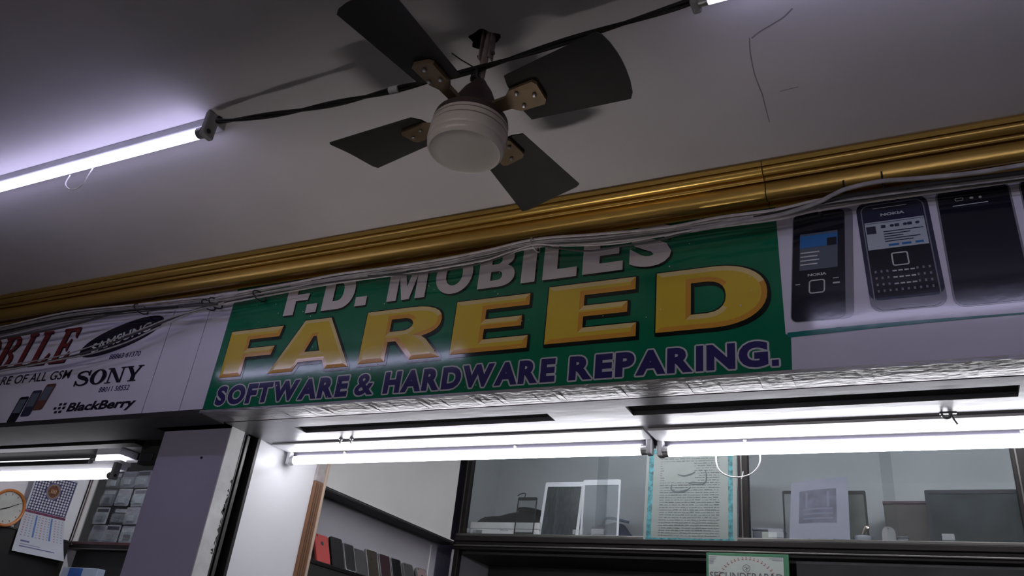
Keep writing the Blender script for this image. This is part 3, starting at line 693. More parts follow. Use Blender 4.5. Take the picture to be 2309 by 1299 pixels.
# ================================================================= LAMPS
def tube_lamp(name, label, x0, x1, y, z, r, glow, batten, bm_, holder_m, group=None, plate=None, screws=0, ends=(1, 1), pins=True):
    t = thing(name, label, 'tube light', ((x0 + x1) / 2, y, z - .02), group)
    G().box(x0 - .012, x1 + .012, *batten).build('batten', bm_, t, bevel=.002)
    G().tube([(x0 + .016, y, z), (x1 - .016, y, z)], r, 20).build('glass_tube', glow, t, smooth=True)
    for s_, x in ((1, x0), (-1, x1)):
        G().tube([(x, y, z), (x + s_ * .016, y, z)], r + .0006, 20).build('end_cap', M['cap'], t, smooth=True)
        g = G(); a, b = sorted((x - s_ * .014, x + s_ * .002))
        g.box(a, b, min(y - r * .95, batten[0]), max(y + r * .95, batten[0] + .012), z - r * 1.05, batten[3])
        h = g.build('lamp_holder', holder_m, t, bevel=.004)
        if pins: G().tube([(x - s_ * .0142, y, z), (x - s_ * .0160, y, z)], r * .45, 12).build('pin_socket', M['black'], h)
    if plate: G().box(x0 - .012, x1 + .012, plate[1] + .0005, batten[0] - .0005, plate[2] + .002, plate[3]).build('seam', M['black'], t)
    if plate: G().box(x0 - .014, x1 + .014, *plate).build('reflector_plate', M['white_enamel'], t, bevel=.001)
    for k in range(screws):
        x = x0 + (x1 - x0) * (k + .35) / screws
        G().lathe([(.005, 0), (.005, .003), (.003, .0045)], None, fn=lambda a, b, h, x=x: (x + a, batten[0] - h, (batten[2] + batten[3]) / 2 + b), seg=12).build('screw', M['cap'], t)
    return t
TY, TZ = 1.0035, 1.119
ltl = tube_lamp('tube_light', 'lit ceiling tube light at the far left, wired to the black cable', -2.65, -1.420, TY, TZ, .013, M['tube_ceiling'], (1.012, 1.046, 1.152, 1.1745), M['grey_plastic'], M['grey_plastic'], 'ceiling tube lights')
ltr = tube_lamp('tube_light', 'lit ceiling tube light at the top right, above the printed phones', -.250, .980, TY, TZ, .013, M['tube_ceiling'], (1.012, 1.046, 1.152, 1.1745), M['grey_plastic'], M['grey_plastic'], 'ceiling tube lights')
G().tube([(-1.892, TY + .005, 1.100), (-1.887, TY, 1.068), (-1.858, TY, 1.045), (-1.828, TY, 1.041), (-1.812, TY, 1.052), (-1.806, TY, 1.075), (-1.806, TY + .005, 1.103)], .0017, 8, smooth_n=6).build('wire_loop', M['wire_white'], ltl, smooth=True)
sl = tube_lamp('tube_light', 'lit tube light under the soffit beside the white shop wall', -1.885, -.652, 2.055, .6515, .0135, M['tube_shop'], (2.058, 2.100, .668, .6815), M['batten_shaded'], M['white_enamel'], 'shop tube lights', plate=(1.962, 2.043, .6765, .6815), screws=2, pins=False)
sr = tube_lamp('tube_light', 'lit tube light under the soffit with a hanging white wire loop', -.612, .62, 2.068, .6495, .0145, M['tube_shop'], (2.072, 2.112, .668, .6815), M['batten_shaded'], M['white_enamel'], 'shop tube lights', plate=(1.966, 2.057, .6745, .6815), screws=2, pins=False)
lp = [(-.470, 2.068, .640), (-.470, 2.066, .618), (-.463, 2.066, .596), (-.443, 2.066, .581), (-.415, 2.066, .576), (-.385, 2.066, .583), (-.366, 2.066, .600), (-.359, 2.066, .620), (-.360, 2.068, .640)]
G().tube(lp, .0019, 8, smooth_n=6).build('wire_loop', M['wire_white'], sr, smooth=True)
G().tube([(-.402, 2.064, .590), (-.404, 2.063, .576), (-.406, 2.063, .571)], .0013, 6).build('tie_end', M['wire_white'], sr)
for i, x_ in enumerate((-.95, .40)):      # unseen lamps added behind the fascia, as the niche shadow suggests, to light the shop
    tube_lamp('tube_light', 'unseen lit tube light added on the shop ceiling behind the fascia, %s half' % ('left', 'right')[i], x_ - .60, x_ + .60, 2.90, 1.140, .013, M['tube_inner'], (2.885, 2.915, 1.158, 1.1745), M['white_enamel'], M['white_enamel'], 'lamps on the shop ceiling', pins=False)
for i, x_ in enumerate((-2.3, -.75, .8)):      # unseen tubes added across the corridor to light the sign from the front
    tube_lamp('tube_light', 'unseen lit tube light added for the %s shop across the corridor, behind the camera' % ('left', 'middle', 'right')[i], x_ - .61, x_ + .61, -2.93, .622, .014, M['fill_opposite'], (-2.955, -2.905, .640, .6645), M['white_enamel'], M['white_enamel'], 'added lamps across the corridor', pins=False)
tube_lamp('tube_light', 'unseen lit tube light added on the left shop ceiling behind its fascia', -4.1, -2.9, 2.90, 1.140, .013, M['tube_inner'], (2.885, 2.915, 1.158, 1.1745), M['white_enamel'], M['white_enamel'], 'lamps on the shop ceiling', pins=False)  # unseen lamp added to brighten the left shop
# unseen counter added to light the ceiling from below; its boards narrow the beam
ct = thing('added_counter', 'unseen counter added in front of the shop to light the ceiling from below', 'counter', (.0, 1.57, -EYE))
G().box(-1.85, 1.6, 1.30, 1.78, -EYE, -1.10).build('base', M['white_lam'], ct, bevel=.004)
G().box(-1.85, 1.6, 1.30, 1.35, -1.099, -.562).build('front_board', M['dark_wood'], ct)
G().box(-1.85, 1.6, 1.55, 1.78, -1.099, -.562).build('rear_board', M['dark_wood'], ct)
for x0_, x1_ in ((-1.85, -1.35), (-.75, 1.6)): G().box(x0_, x1_, 1.3505, 1.5495, -1.099, -.562).build('end_board', M['dark_wood'], ct)
G().box(-1.85, 1.6, 1.30, 1.78, -.5615, -.5555).build('glass_top', M['glass'], ct)
G().box(-1.345, -.755, 1.39, 1.51, -1.098, -1.085).build('added_glow_panel', M['fill_panel'], ct)
# hanging clip on the soffit, two small bolts at the left
cl = thing('wire_clip', 'small bent metal clip under the soffit at the right', 'clip', (.083, 1.962, SOF - .03))
G().tube([(.060, 1.950, SOF), (.062, 1.948, SOF - .010), (.072, 1.952, SOF - .012), (.078, 1.958, SOF - .004), (.084, 1.956, SOF - .018), (.088, 1.955, SOF - .026)], .0028, 8, smooth_n=5).build('bent_wire', M['cap'], cl, smooth=True)
G().box(.055, .090, 1.946, 1.966, SOF - .0025, SOF).build('clip_plate', M['cap'], cl, bevel=.001)
for i, px in enumerate((780, 806)):
    p = at(px, 995, Z=SOF)
    tag(G().lathe([(.006, -.0005), (.006, -.004), (.003, -.004), (.003, -.014), (.0015, -.016)], (p.x, 1.945, SOF), seg=12).build('bolt', M['cap'], smooth=True), ('small bolt under the soffit nearer the white wall', 'small bolt under the soffit farther from the white wall')[i], 'bolt', 'soffit bolts')

# neighbour's lamps
tube_lamp('tube_light', 'lit tube light above the calendar in the dark left shop', -3.88, -2.668, 2.0, .598, .0125, M['tube_next'], (2.004, 2.045, .625, .648), M['white_enamel'], M['grey_plastic'], 'tube lights in the left shop')
p = at(200, 1042, Y=2.06)
tube_lamp('tube_light', 'black-cased tube light showing as a thin bright line in the left shop', -4.0, p.x, 2.078, p.z + .012, .009, M['tube_dim'], (2.050, 2.064, p.z - .008, p.z + .0085), M['dark_batten'], M['dark_batten'], 'tube lights in the left shop')
a = at(218, 1027, Y=2.02); b = at(266, 1032, Y=2.02)
bl_ = thing('light_box', 'short bright white light box behind the black tube holder', 'lamp', ((a.x + b.x) / 2, 2.04, b.z - .02))
G().box(a.x, b.x, 2.02, 2.06, b.z - .008, b.z + .012).build('diffuser', M['tube_next'], bl_, bevel=.002)
G().box(a.x - .004, b.x + .004, 2.018, 2.10, b.z + .0125, SOF + .0298).build('casing', M['white_enamel'], bl_, bevel=.002)
G().box(a.x - .01, b.x + .02, 2.02, 2.07, b.z - .024, b.z - .0085).build('reflector', M['white_enamel'], bl_, bevel=.002)
# shutter gear box beside the pillar
a = at(292, 1000, Y=1.95); b = at(350, 1070, Y=1.95)
sb = thing('shutter_box', 'dark shutter gear box in the corner between pillar and left shop', 'shutter box', (-2.4, 1.95, .6))
G().box(-2.47, -2.21, 1.93, 1.96, .617, SOF + .028).build('end_plate', M['dark_batten'], sb, bevel=.002)
G().box(-2.455, -2.395, 1.924, 1.93, .624, .652).build('metal_cover', mat('blue_grey_cover', (.10, .11, .14), .3, metal=.6), sb, bevel=.001)
G().tube([(-2.30, 1.926, .66), (-2.30, 1.90, .66)], .012, 14).build('shaft', M['steel_dark'], sb, smooth=True)

# ================================================================= CABLES
ck = [(-1.377, 1.0, 1.150), (-1.366, 1.0, 1.136), (-1.172, 1.0, 1.109), (-.999, 1.0, 1.095), (-.842, 1.0, 1.090), (-.690, .998, 1.086), (-.475, 1.0, 1.101), (-.261, 1.0, 1.116), (-.235, 1.004, 1.150)]
P = catmull([Vector(q) for q in ck], 14)
cab = thing('ceiling_cable', 'black twisted cable strung between the ceiling tubes and tied to the fan rod', 'cable', (-.8, 1.0, 1.08))
for ph_ in (0, math.pi):
    G().tube([q + Vector((0, .0034 * math.cos(i * .22 + ph_), .0034 * math.sin(i * .22 + ph_))) for i, q in enumerate(P)], .0038, 7).build('strand', M['wire_black'], cab, smooth=True)
G().tube([P[52] + Vector((0, 0, .0002)), P[53] + Vector((0, 0, .0004)), P[54]], .0082, 10).build('white_tape', M['wire_white'], cab, smooth=True)
G().tube([(-.686, .992, 1.088), (-.712, .985, 1.108), (-.730, .975, 1.122)], .0014, 6).build('tie_tail', M['wire_black'], cab)
G().tube([(-.676, .990, 1.085), (-.680, 1.0, 1.070), (-.668, 1.005, 1.055), (-.664, .998, 1.045)], .0035, 7, smooth_n=5).build('tie_tail', M['wire_black'], cab, smooth=True)
G().tube([(FX + .011 * math.cos(t), FY + .011 * math.sin(t), 1.083 + .003 * math.sin(t * 3) - .0006 * t) for t in (k * .5 for k in range(40))], .0028, 6).build('binding', M['wire_black'], cab)

def cable(label, pts, Y, r, m, dz=0.0):
    Ps = []
    for px, py, *yy in pts:
        q = at(px, py, Y=yy[0] if yy else Y); q.z += dz; Ps.append(q)
    return tag(G().tube(Ps, r, 7, smooth_n=7).build('cable', m, smooth=True), label, 'cable', 'cables along the top of the signs')
base = [(-120, 775), (0, 752), (150, 722), (310, 702), (440, 690), (480, 686), (640, 660), (760, 640), (880, 622), (1000, 604), (1100, 580), (1210, 555), (1350, 545), (1500, 528), (1620, 508), (1750, 484), (1840, 464), (1960, 446), (2120, 424), (2309, 398), (2450, 376)]
def jig(seed, dy, amp, b=base):
    rd = random.Random(seed)
    return [(x_, y_ + dy - ((6 if x_ < 1700 else 0) + (4 if 550 < x_ < 1050 else 0)) + rd.uniform(-amp, amp)) for x_, y_ in b]
cable('thick grey cable running along the top edge of both signs', jig(1, 2, 2), 1.657, .0050, M['wire_grey'])
cable('pale cable lying lowest along the top of the green sign', jig(2, 9, 2), 1.649, .0030, M['wire_pale'])
cable('dark cable just under the gilded cornice', jig(3, -8, 2), 1.6425, .0036, M['wire_dark'])
cable('thin pale cable weaving through the sign cables', jig(4, -2, 3), 1.637, .0024, M['wire_pale'])
cable('thin dark cable weaving through the sign cables', jig(5, 5, 3), 1.632, .0024, M['wire_dark'])
cable('grey cable nearest the cornice, second from the top', jig(6, -5, 2), 1.6265, .0030, M['wire_grey'])
cable('pale grey cable pressed against the cornice edge', jig(8, -10, 2), 1.6195, .0034, M['wire_pale'])
cable('thin grey cable in the middle of the sign cables', jig(9, 0, 3), 1.6135, .0020, M['wire_grey'])
cable('dark cable sagging over the letters of the top line', [(830, 622), (930, 618), (1020, 606), (1100, 590), (1160, 566), (1205, 553), (1260, 560), (1330, 566), (1400, 555), (1470, 545), (1560, 520)], 1.608, .0026, M['wire_dark'])
cable('pale cable sagging below the cornice by the letter E', [(1000, 604), (1090, 588), (1150, 568), (1205, 552), (1270, 554), (1330, 553), (1400, 548), (1500, 530), (1600, 512)], 1.603, .0022, M['wire_pale'])
cable('thick brown-grey cable looping below the cornice above the printed phones', [(1560, 520), (1680, 498), (1760, 484), (1840, 458), (1880, 438), (1915, 424), (1985, 409), (2060, 403), (2180, 392), (2309, 372), (2440, 352)], 1.596, .0050, M['wire_grey'])
cable('black cable behind the loop above the printed phones', [(1700, 492), (1800, 470), (1890, 446), (1990, 430), (2100, 414), (2309, 388), (2440, 368)], 1.607, .0052, M['wire_black'])
for i, (pts, m_, r_) in enumerate((
    ([(500, 682), (470, 690), (420, 706), (370, 726), (300, 754), (220, 786), (150, 806), (80, 820), (0, 832), (-120, 850)], 'wire_dark', .0034),
    ([(500, 684), (460, 696), (400, 720), (350, 742), (280, 774), (200, 799), (130, 812), (0, 838), (-120, 862)], 'wire_grey', .0028),
    ([(505, 682), (440, 700), (380, 718), (300, 750), (210, 780), (120, 806), (0, 826), (-120, 842)], 'wire_grey', .0022))):
    cable(('dark cable drooping across the oval logo on the white sign', 'lowest grey cable drooping below the oval logo', 'thin grey cable drooping over the top of the oval logo')[i], pts, 1.607 - .007 * i, r_, M[m_])
cable('dark cable bunch along the top of the white neighbouring sign', [(-120, 790), (0, 764), (140, 738), (260, 706), (320, 697), (420, 690), (490, 686)], 1.586, .0044, M['wire_dark'])
cable('black cable above the dark red word on the white sign', [(-120, 772), (0, 748), (160, 716), (300, 700), (400, 692)], 1.576, .0034, M['wire_black'])
for i, (px, py) in enumerate(((318, 697), (470, 688), (486, 684), (585, 668), (1207, 553), (1905, 428), (1990, 408))):
    q = at(px, py, Y=1.634)
    g = G().tube([q + Vector((.0, .0300 * math.cos(t), .0135 * math.sin(t))) for t in (k * math.pi / 6 for k in range(13))], .0022, 6)
    tag(g.build('cable_tie', M['wire_black'] if i not in (4,) else M['wire_pale'], smooth=True), ('black tie round the cables above the oval logo', 'black tie left of the green sign corner', 'second black tie left of the green sign corner', 'black tie above the letter F', 'pale tie above the letter I of the top line', 'black tie above the slim printed phone', 'black tie above the printed keyboard phone')[i], 'cable tie', 'ties on the sign cables')
q = at(1845, 462, Y=1.645)
tag(G().box(q.x - .004, q.x + .004, 1.634, 1.668, q.z - .005, q.z + .006).build('cable_nail_clip', M['wire_white'], bevel=.002), 'small white nail clip above the slim printed phone', 'clip')

# ================================================================= SHOP INTERIOR (right shop)
# wooden post
po = thing('wooden_post', 'brown wooden post at the edge of the side shelves', 'post', (WALLX, 2.245, -EYE))
G().box(WALLX - .02, WALLX + .010, 2.2155, 2.262, -EYE, .628).build('post_body', M['wood'], po, bevel=.003)
G().box(WALLX - .02, WALLX + .009, 2.2155, 2.262, .6285, CEIL).build('painted_top', M['wood_peeled'], po, bevel=.003)
G().box(WALLX - .02, WALLX + .012, 2.2625, 2.274, -EYE, CEIL).build('pale_edge', M['wood_pale'], po, bevel=.002)
for k in range(3):
    G().box(WALLX + .0101, WALLX + .0108, 2.2235 + .011 * k, 2.2245 + .011 * k, -EYE, .62).build('flute', M['dark_wood'], po)
# side cabinet: upper box, ledge, niche
sc = thing('side_cabinet', 'grey side cabinet with an open niche of leaning phones', 'cabinet', (WALLX - .1, 2.74, -EYE))
NX = -1.987
G().box(WALLX - .055, WALLX - .004, 2.2745, 3.20, .632, CEIL - .001).build('upper_panel', M['panel_grey'], sc)
G().box(WALLX - .058, WALLX + .004, 2.2745, 3.222, .626, .6315).build('trim_bead', M['panel_grey'], sc, bevel=.001)
G().box(WALLX - .058, WALLX + .001, 2.2745, 3.222, .620, .6255).build('trim_bead', M['frame_alu'], sc, bevel=.001)
G().box(WALLX - .060, WALLX + .006, 2.2745, 3.222, .611, .6195).build('trim_bead', M['frame_dark'], sc, bevel=.001)
G().box(-2.058, NX, 2.2745, 3.222, -.4, .6195).build('niche_back', M['niche'], sc)
G().box(NX, NX + .0012, 3.165, 3.173, .376, .60).build('tape_strip', M['wire_white'], sc)
G().box(NX, WALLX + .006, 2.2745, 3.222, .362, .3765).build('ledge', M['frame_dark'], sc, bevel=.002)
G().box(NX, WALLX + .003, 2.2745, 3.222, .20, .3615).build('lower_panel', M['dark_wood'], sc)
# phones leaning in the niche
def leaning_phone(i, y0, wd, h, body, face, label, edge=None, logo=False):
    zb = .3767
    t = thing('phone', label, 'phone', (-1.935, y0 + wd / 2, zb), 'phones leaning on the side shelf')
    th = .009; xb, xt = -1.932, -1.972
    ln = math.hypot(h, xt - xb); ux, uz = (xt - xb) / ln, math.sqrt(1 - ((xt - xb) / ln) ** 2)
    tw = math.radians(-9)
    def fn(u, v, w_):
        dy = u * math.cos(tw); dx = u * math.sin(tw) * -.6
        return (xb + ux * v + uz * w_ + dx, y0 + dy, zb + .0035 + uz * v - ux * w_)
    r_ = .008
    G().poly(rrect(0, wd, 0, h, r_), fn, -th, 0).build('body', body, t, bevel=.0015)
    if edge:
        g = G(); a_ = rrect(0, wd, 0, h, r_); b_ = rrect(.003, wd - .003, .003, h - .003, r_ - .002); n_ = len(a_)
        g.add([fn(*p_, .0008) for p_ in a_] + [fn(*p_, .0008) for p_ in b_], [(k, (k + 1) % n_, n_ + (k + 1) % n_, n_ + k) for k in range(n_)])
        g.build('bright_rim', edge, t)
    G().poly(rrect(.003, wd - .003, .003, h - .003, r_ - .002), fn, .0002, .0005).build('back_cover', face, t)
    if logo: G().poly(disc(wd / 2, h * .68, .0065, .0075, 16), fn, .0005, .0012).build('logo_mark', M['black'], t)
    G().poly(disc(wd * .18, h * .93, .003, .003, 10), fn, .0005, .0014).build('camera_lens', M['black'], t)
pm = lambda n_, c_, r_=.45: mat('phone_' + n_, c_, r_, var=.05, spec=.15)
coral = pm('coral', (.48, .065, .06)); blk = pm('black', (.007, .007, .008)); cha = pm('charcoal', (.018, .018, .019)); gry = pm('grey', (.07, .07, .075)); brz = pm('bronze', (.045, .037, .028)); wine = pm('wine', (.035, .016, .02)); slv = pm('silver', (.24, .24, .25)); rose = pm('rose', (.30, .22, .22)); rim = mat('phone_rim', (.6, .6, .6), .25, metal=.7)
for i, (y0, wd, h, body, face, label, edge, logo) in enumerate((
    (2.350, .072, .104, coral, coral, 'coral red phone leaning nearest the wooden post', None, True),
    (2.440, .066, .112, blk, blk, 'matt black phone beside the coral red phone', None, False),
    (2.522, .060, .106, slv, cha, 'charcoal phone with a white rim, third from the post', rim, False),
    (2.590, .064, .100, gry, gry, 'plain grey phone, fourth from the wooden post', None, False),
    (2.668, .070, .113, slv, brz, 'bronze phone with a silver rim in mid shelf', rim, True),
    (2.758, .070, .113, slv, wine, 'wine-brown phone with a silver rim, sixth from the post', rim, False),
    (2.845, .066, .113, slv, blk, 'black phone with a silver rim, seventh from the post', rim, False),
    (2.938, .068, .110, slv, gry, 'silver-grey phone, second from the far end of the shelf', rim, False),
    (3.046, .070, .110, slv, rose, 'rose-grey phone at the far end of the side shelf', rim, True))):
    leaning_phone(i, y0, wd, h, body, face, label, edge, logo)

# back cabinet
CY = 3.26
bc = thing('glass_cabinet', 'dark framed glass display cabinet across the back of the shop', 'cabinet', (-.5, CY + .15, -EYE))
SH = .668
XE = 2.4
G().box(-1.90, XE, CY + .30, CY + .312, SH, CEIL - .02).build('back_panel', M['cab_back'], bc)
G().box(-1.905, -1.893, CY, CY + .30, SH, CEIL - .02).build('side_panel', M['cab_back'], bc)
G().box(-1.90, XE, CY + .004, CY + .30, SH - .014, SH).build('shelf_board', M['cab_back'], bc)
G().box(-1.90, XE, CY, CY + .31, CEIL - .02, CEIL - .001).build('top_board', M['cab_back'], bc)
for x0, x1 in ((-1.908, -1.872), (-.652, -.612), (.296, .34), (1.35, 1.39)):
    u = G().box(x0, x1, CY - .022, CY + .012, SH - .01, CEIL - .001).build('upright', M['frame_dark'], bc, bevel=.003)
    G().box(x0 + .012, x0 + .017, CY - .0245, CY - .0221, SH - .005, CEIL - .002).build('upright_bead', M['frame_alu'], u)
for z0, z1, yy, m_ in ((.654, .667, -.026, 'frame_alu'), (.632, .6535, -.034, 'frame_dark'), (.618, .6315, -.026, 'frame_dark'), (.609, .6165, -.034, 'frame_alu'), (.597, .6085, -.028, 'frame_dark')):
    G().box(-1.908, XE, CY + yy, CY + .02, z0, z1).build('rail', M[m_], bc, bevel=.0025)
for x0, x1, yy in ((-1.873, -1.205, -.006), (-1.255, -.650, .003), (-.615, -.09, -.006), (-.13, .298, .003), (.338, 1.352, -.004)):
    G().box(x0, x1, CY + yy, CY + yy + .004, SH, CEIL - .02).build('glass_pane', M['glass'], bc)
# clear finger pulls stuck on the panes
for x0, x1, z0, z1 in ((-1.873 + .012, -1.873 + .058, .672, .692), (-1.348, -1.300, .672, .692), (-1.264, -1.208, .672, .696), (-.545, -.488, .672, .703), (.045, .085, .672, .695)):
    G().box(x0, x1, CY - .016, CY - .0062, z0, z1).build('finger_pull', M['clear'], bc, bevel=.003)
# lower compartment
G().box(-1.90, XE, CY + .02, CY + .32, .585, .596).build('lower_top', M['dark_wood'], bc)
G().box(-1.92, -1.905, CY - .02, CY + .32, -EYE, .596).build('lower_side', M['niche'], bc)
G().box(-1.90, XE, CY + .31, CY + .32, -EYE, .585).build('lower_back', M['dark_wood'], bc)
G().box(-1.908, -1.884, CY - .022, CY + .012, -EYE, .6).build('lower_upright', M['frame_dark'], bc, bevel=.003)
G().box(-.45, XE, CY + .001, CY + .005, -.3, .590).build('glass_pane', M['glass'], bc)
G().box(-1.60, -1.18, CY + .05, CY + .30, .46, .475).build('inner_shelf', M['cab_back'], bc)

# ---- things on the cabinet shelf
def gadget_box(name, label, cat, x0, x1, y0, y1, z0, z1, m_, lid=None, parts=()):
    t = thing(name, label, cat, ((x0 + x1) / 2, (y0 + y1) / 2, z0))
    G().box(x0, x1, y0, y1, z0, z1 if lid is None else z1 - lid).build('box_body', m_, t, bevel=.003)
    if lid is not None: G().box(x0 - .002, x1 + .002, y0 - .002, y1 + .002, z1 - lid + .0006, z1).build('lid', m_, t, bevel=.003)
    return t
Z0 = SH + .0004
wb = gadget_box('gadget_box', 'white flat gadget box under the black cap', 'box', -1.868, -1.525, CY + .03, CY + .22, Z0, Z0 + .060, mat('box_white', (.82, .81, .80), .4), lid=.03)
g = G(); put_text(g, 'iPhone', -1.715, -1.675, Z0 + .021, Z0 + .028, front(CY + .03), .0008, off=.01); g.build('lettering', M['vinyl_silver'], wb)
# cap: lumpy black cloth
def lump(name, label, cat, x0, x1, y0, y1, z0, hfun, m_, parts=None):
    t = thing(name, label, cat, ((x0 + x1) / 2, (y0 + y1) / 2, z0))
    nx, ny = 26, 12; V = []; f = []
    for j in range(ny + 1):
        for i in range(nx + 1):
            a_, b_ = i / nx, j / ny
            e = (math.sin(math.pi * b_) ** .45)
            V.append((x0 + a_ * (x1 - x0), y0 + b_ * (y1 - y0), z0 + hfun(a_) * e * (1 + .06 * math.sin(9 * a_ + 5 * b_)) ))
    for j in range(ny):
        for i in range(nx):
            k = j * (nx + 1) + i; f.append((k, k + 1, k + nx + 2, k + nx + 1))
    n_ = len(V); V += [(v_[0], v_[1], z0) for v_ in V]
    f += [tuple(n_ + q for q in q_[::-1]) for q_ in f]
    G().add(V, f).build('cloth_body', m_, t, smooth=True)
    return t
def interp(t, pts):
    for (a_, b_), (c_, d_) in zip(pts[:-1], pts[1:]):
        if t <= c_: u = (t - a_) / (c_ - a_); u = u * u * (3 - 2 * u); return b_ + (d_ - b_) * u
    return pts[-1][1]
capo = lump('black_cap', 'black cloth cap lying on the white gadget box', 'cap', -1.845, -1.527, CY + .04, CY + .21, Z0 + .0612, lambda t: interp(t, [(0, .004), (.05, .038), (.25, .046), (.45, .062), (.65, .066), (.85, .05), (1, .004)]), mat('black_cloth', (.010, .010, .012), .9, bump=.3))
G().poly(arc(-1.60, CY + .10, .06, .09, 0, 350, 24), lambda u, v, w_: (u, v, Z0 + .121 + w_), 0, .003).build('crown_seam', mat('navy_cloth', (.015, .018, .03), .9), capo)
# small sticker on the box front
G().box(-1.852, -1.805, CY + .0285, CY + .0298, Z0 + .004, Z0 + .024).build('sticker', M['grey_plastic'], wb)
# phone glass with flex cable
def front_glass(name, label, x0, x1, z1, y, rimm, bez, topb, botb, glassm, flex=False, lean=.03):
    t = thing(name, label, 'screen part', ((x0 + x1) / 2, y, Z0))
    h = z1 - Z0
    fn = lambda u, v, w_: (u, y + lean * (v - Z0) / h - w_, v + .0012)
    a_ = rrect(x0, x1, Z0, z1, .006); b_ = rrect(x0 + bez, x1 - bez, Z0 + botb, z1 - topb, .0015); n_ = len(a_)
    g = G(); 
    for w_ in (0, .004): g.add([fn(*p_, w_) for p_ in a_] + [fn(*p_, w_) for p_ in b_], [(k, (k + 1) % n_, n_ + (k + 1) % n_, n_ + k) for k in range(n_)])
    g.add([fn(*p_, 0) for p_ in a_] + [fn(*p_, .004) for p_ in a_], [(k, (k + 1) % n_, n_ + (k + 1) % n_, n_ + k) for k in range(n_)])
    g.add([fn(*p_, 0) for p_ in b_] + [fn(*p_, .004) for p_ in b_], [(k, (k + 1) % n_, n_ + (k + 1) % n_, n_ + k) for k in range(n_)])
    g.build('bezel', rimm, t)
    G().poly(b_, fn, .001, .0025).build('screen_glass', glassm, t)
    if flex: G().tube([fn(x0 + .03, z1, .002), fn(x0 + .034, z1 + .012, .002), fn(x0 + .028, z1 + .018, .004), fn(x0 + .010, z1 + .014, .006), fn(x0 - .002, z1 + .006, .006)], .0022, 6, smooth_n=5).build('flex_cable', M['black'], t, smooth=True)
    return t
xa = at(1160, 1207, Y=CY + .02).x; xb_ = at(1204, 1207, Y=CY + .02).x
fg = front_glass('phone_front_glass', 'black rimmed phone front glass standing before the white box', xa, xb_, at(1180, 1122, Y=CY + .02).z, CY + .012, M['black'], .004, .014, .012, M['glass'], True, .012)
ta, tb = at(1213, 1208, Y=CY + .05).x, at(1304, 1208, Y=CY + .05).x
tscr = mat('tablet_screen', (.045, .055, .06), .35, var=.5, scale=40, stretch=(6, 1, .8))
front_glass('tablet_panel', 'white tablet panel with a dark screen leaning in the cabinet', ta, tb, at(1260, 1087, Y=CY + .08).z, CY + .05, M['white_enamel'], .013, .022, .012, tscr, False, .04)
ta2, tb2 = at(1308, 1208, Y=CY + .05).x, at(1395, 1208, Y=CY + .05).x
front_glass('tablet_panel', 'empty white tablet frame with clear glass beside the dark tablet', ta2, tb2, at(1350, 1087, Y=CY + .08).z, CY + .05, M['white_enamel'], .009, .024, .012, M['clear'], False, .002)
bu = lump('cloth_bundle', 'dark blue cloth bundle behind the empty tablet frame', 'cloth', at(1328, 1207, Y=CY + .16).x, at(1435, 1207, Y=CY + .16).x, CY + .10, CY + .25, Z0, lambda t: interp(t, [(0, .01), (.08, .075), (.3, .09), (.5, .092), (.7, .084), (.9, .045), (1, .005)]), mat('navy_bundle', (.022, .030, .065), .8, var=.5, scale=30, bump=.3))
G().tube([(ta2 + .07, CY + .14, Z0 + .07), (ta2 + .10, CY + .10, Z0 + .098), (tb2 + .02, CY + .12, Z0 + .085)], .006, 8, smooth_n=5).build('strap', mat('cyan_strap', (.06, .10, .14), .7), bu, smooth=True)
# right half
t = gadget_box('tin_box', 'small grey tin with a pale sticker behind the glass', 'tin', at(1699, 1216, Y=CY + .04).x, at(1768, 1216, Y=CY + .04).x, CY + .03, CY + .10, Z0, Z0 + .048, mat('grey_tin', (.12, .13, .16), .35, metal=.4), lid=.012)
x_ = at(1718, 1216, Y=CY + .02).x; G().box(x_, x_ + .055, CY + .026, CY + .0275, Z0 + .004, Z0 + .032).build('sticker', mat('pale_sticker', (.42, .45, .38), .6), t)
# grey printed sheet
pc = [(1780, 1217), (1917, 1217), (1911, 1075), (1784, 1090)]
Pw = [at(a_, b_, Y=CY + (.03 if k < 2 else .075)) for k, (a_, b_) in enumerate(pc)]
t = thing('paper_sheet', 'curled grey printed sheet leaning inside the cabinet', 'paper', (Pw[0].x, CY + .04, Z0))
def sheet_pt(u, v, w_=0):
    p_ = (Pw[0] * (1 - u) + Pw[1] * u) * (1 - v) + (Pw[3] * (1 - u) + Pw[2] * u) * v
    return (p_.x, p_.y - .018 * math.sin(math.pi * u) * (1 - .3 * v) - w_, max(p_.z, Z0 + .0005))
def sheet_quad(g, u0, u1, v0, v1, w_, n_=10):
    for k in range(n_):
        a_, b_ = u0 + (u1 - u0) * k / n_, u0 + (u1 - u0) * (k + 1) / n_
        g.add([sheet_pt(a_, v0, w_), sheet_pt(b_, v0, w_), sheet_pt(b_, v1, w_), sheet_pt(a_, v1, w_)], [(0, 1, 2, 3)])
g = G(); sheet_quad(g, 0, 1, 0, 1, 0); g.build('sheet', mat('grey_paper', (.27, .27, .34), .7, var=.05), t, smooth=True)
g = G(); sheet_quad(g, .16, .80, .26, .82, .0012); g.build('printed_block', mat('grey_print', (.13, .13, .18), .7, var=.3, scale=25), t, smooth=True)
g = G()
for k in range(3): sheet_quad(g, .24, .74, .32 + .08 * k, .345 + .08 * k, .0022)
sheet_quad(g, .27, .31, .52, .78, .0022, 2); sheet_quad(g, .64, .68, .52, .78, .0022, 2)
g.build('printed_line', mat('grey_print_light', (.18, .18, .24), .7), t, smooth=True)
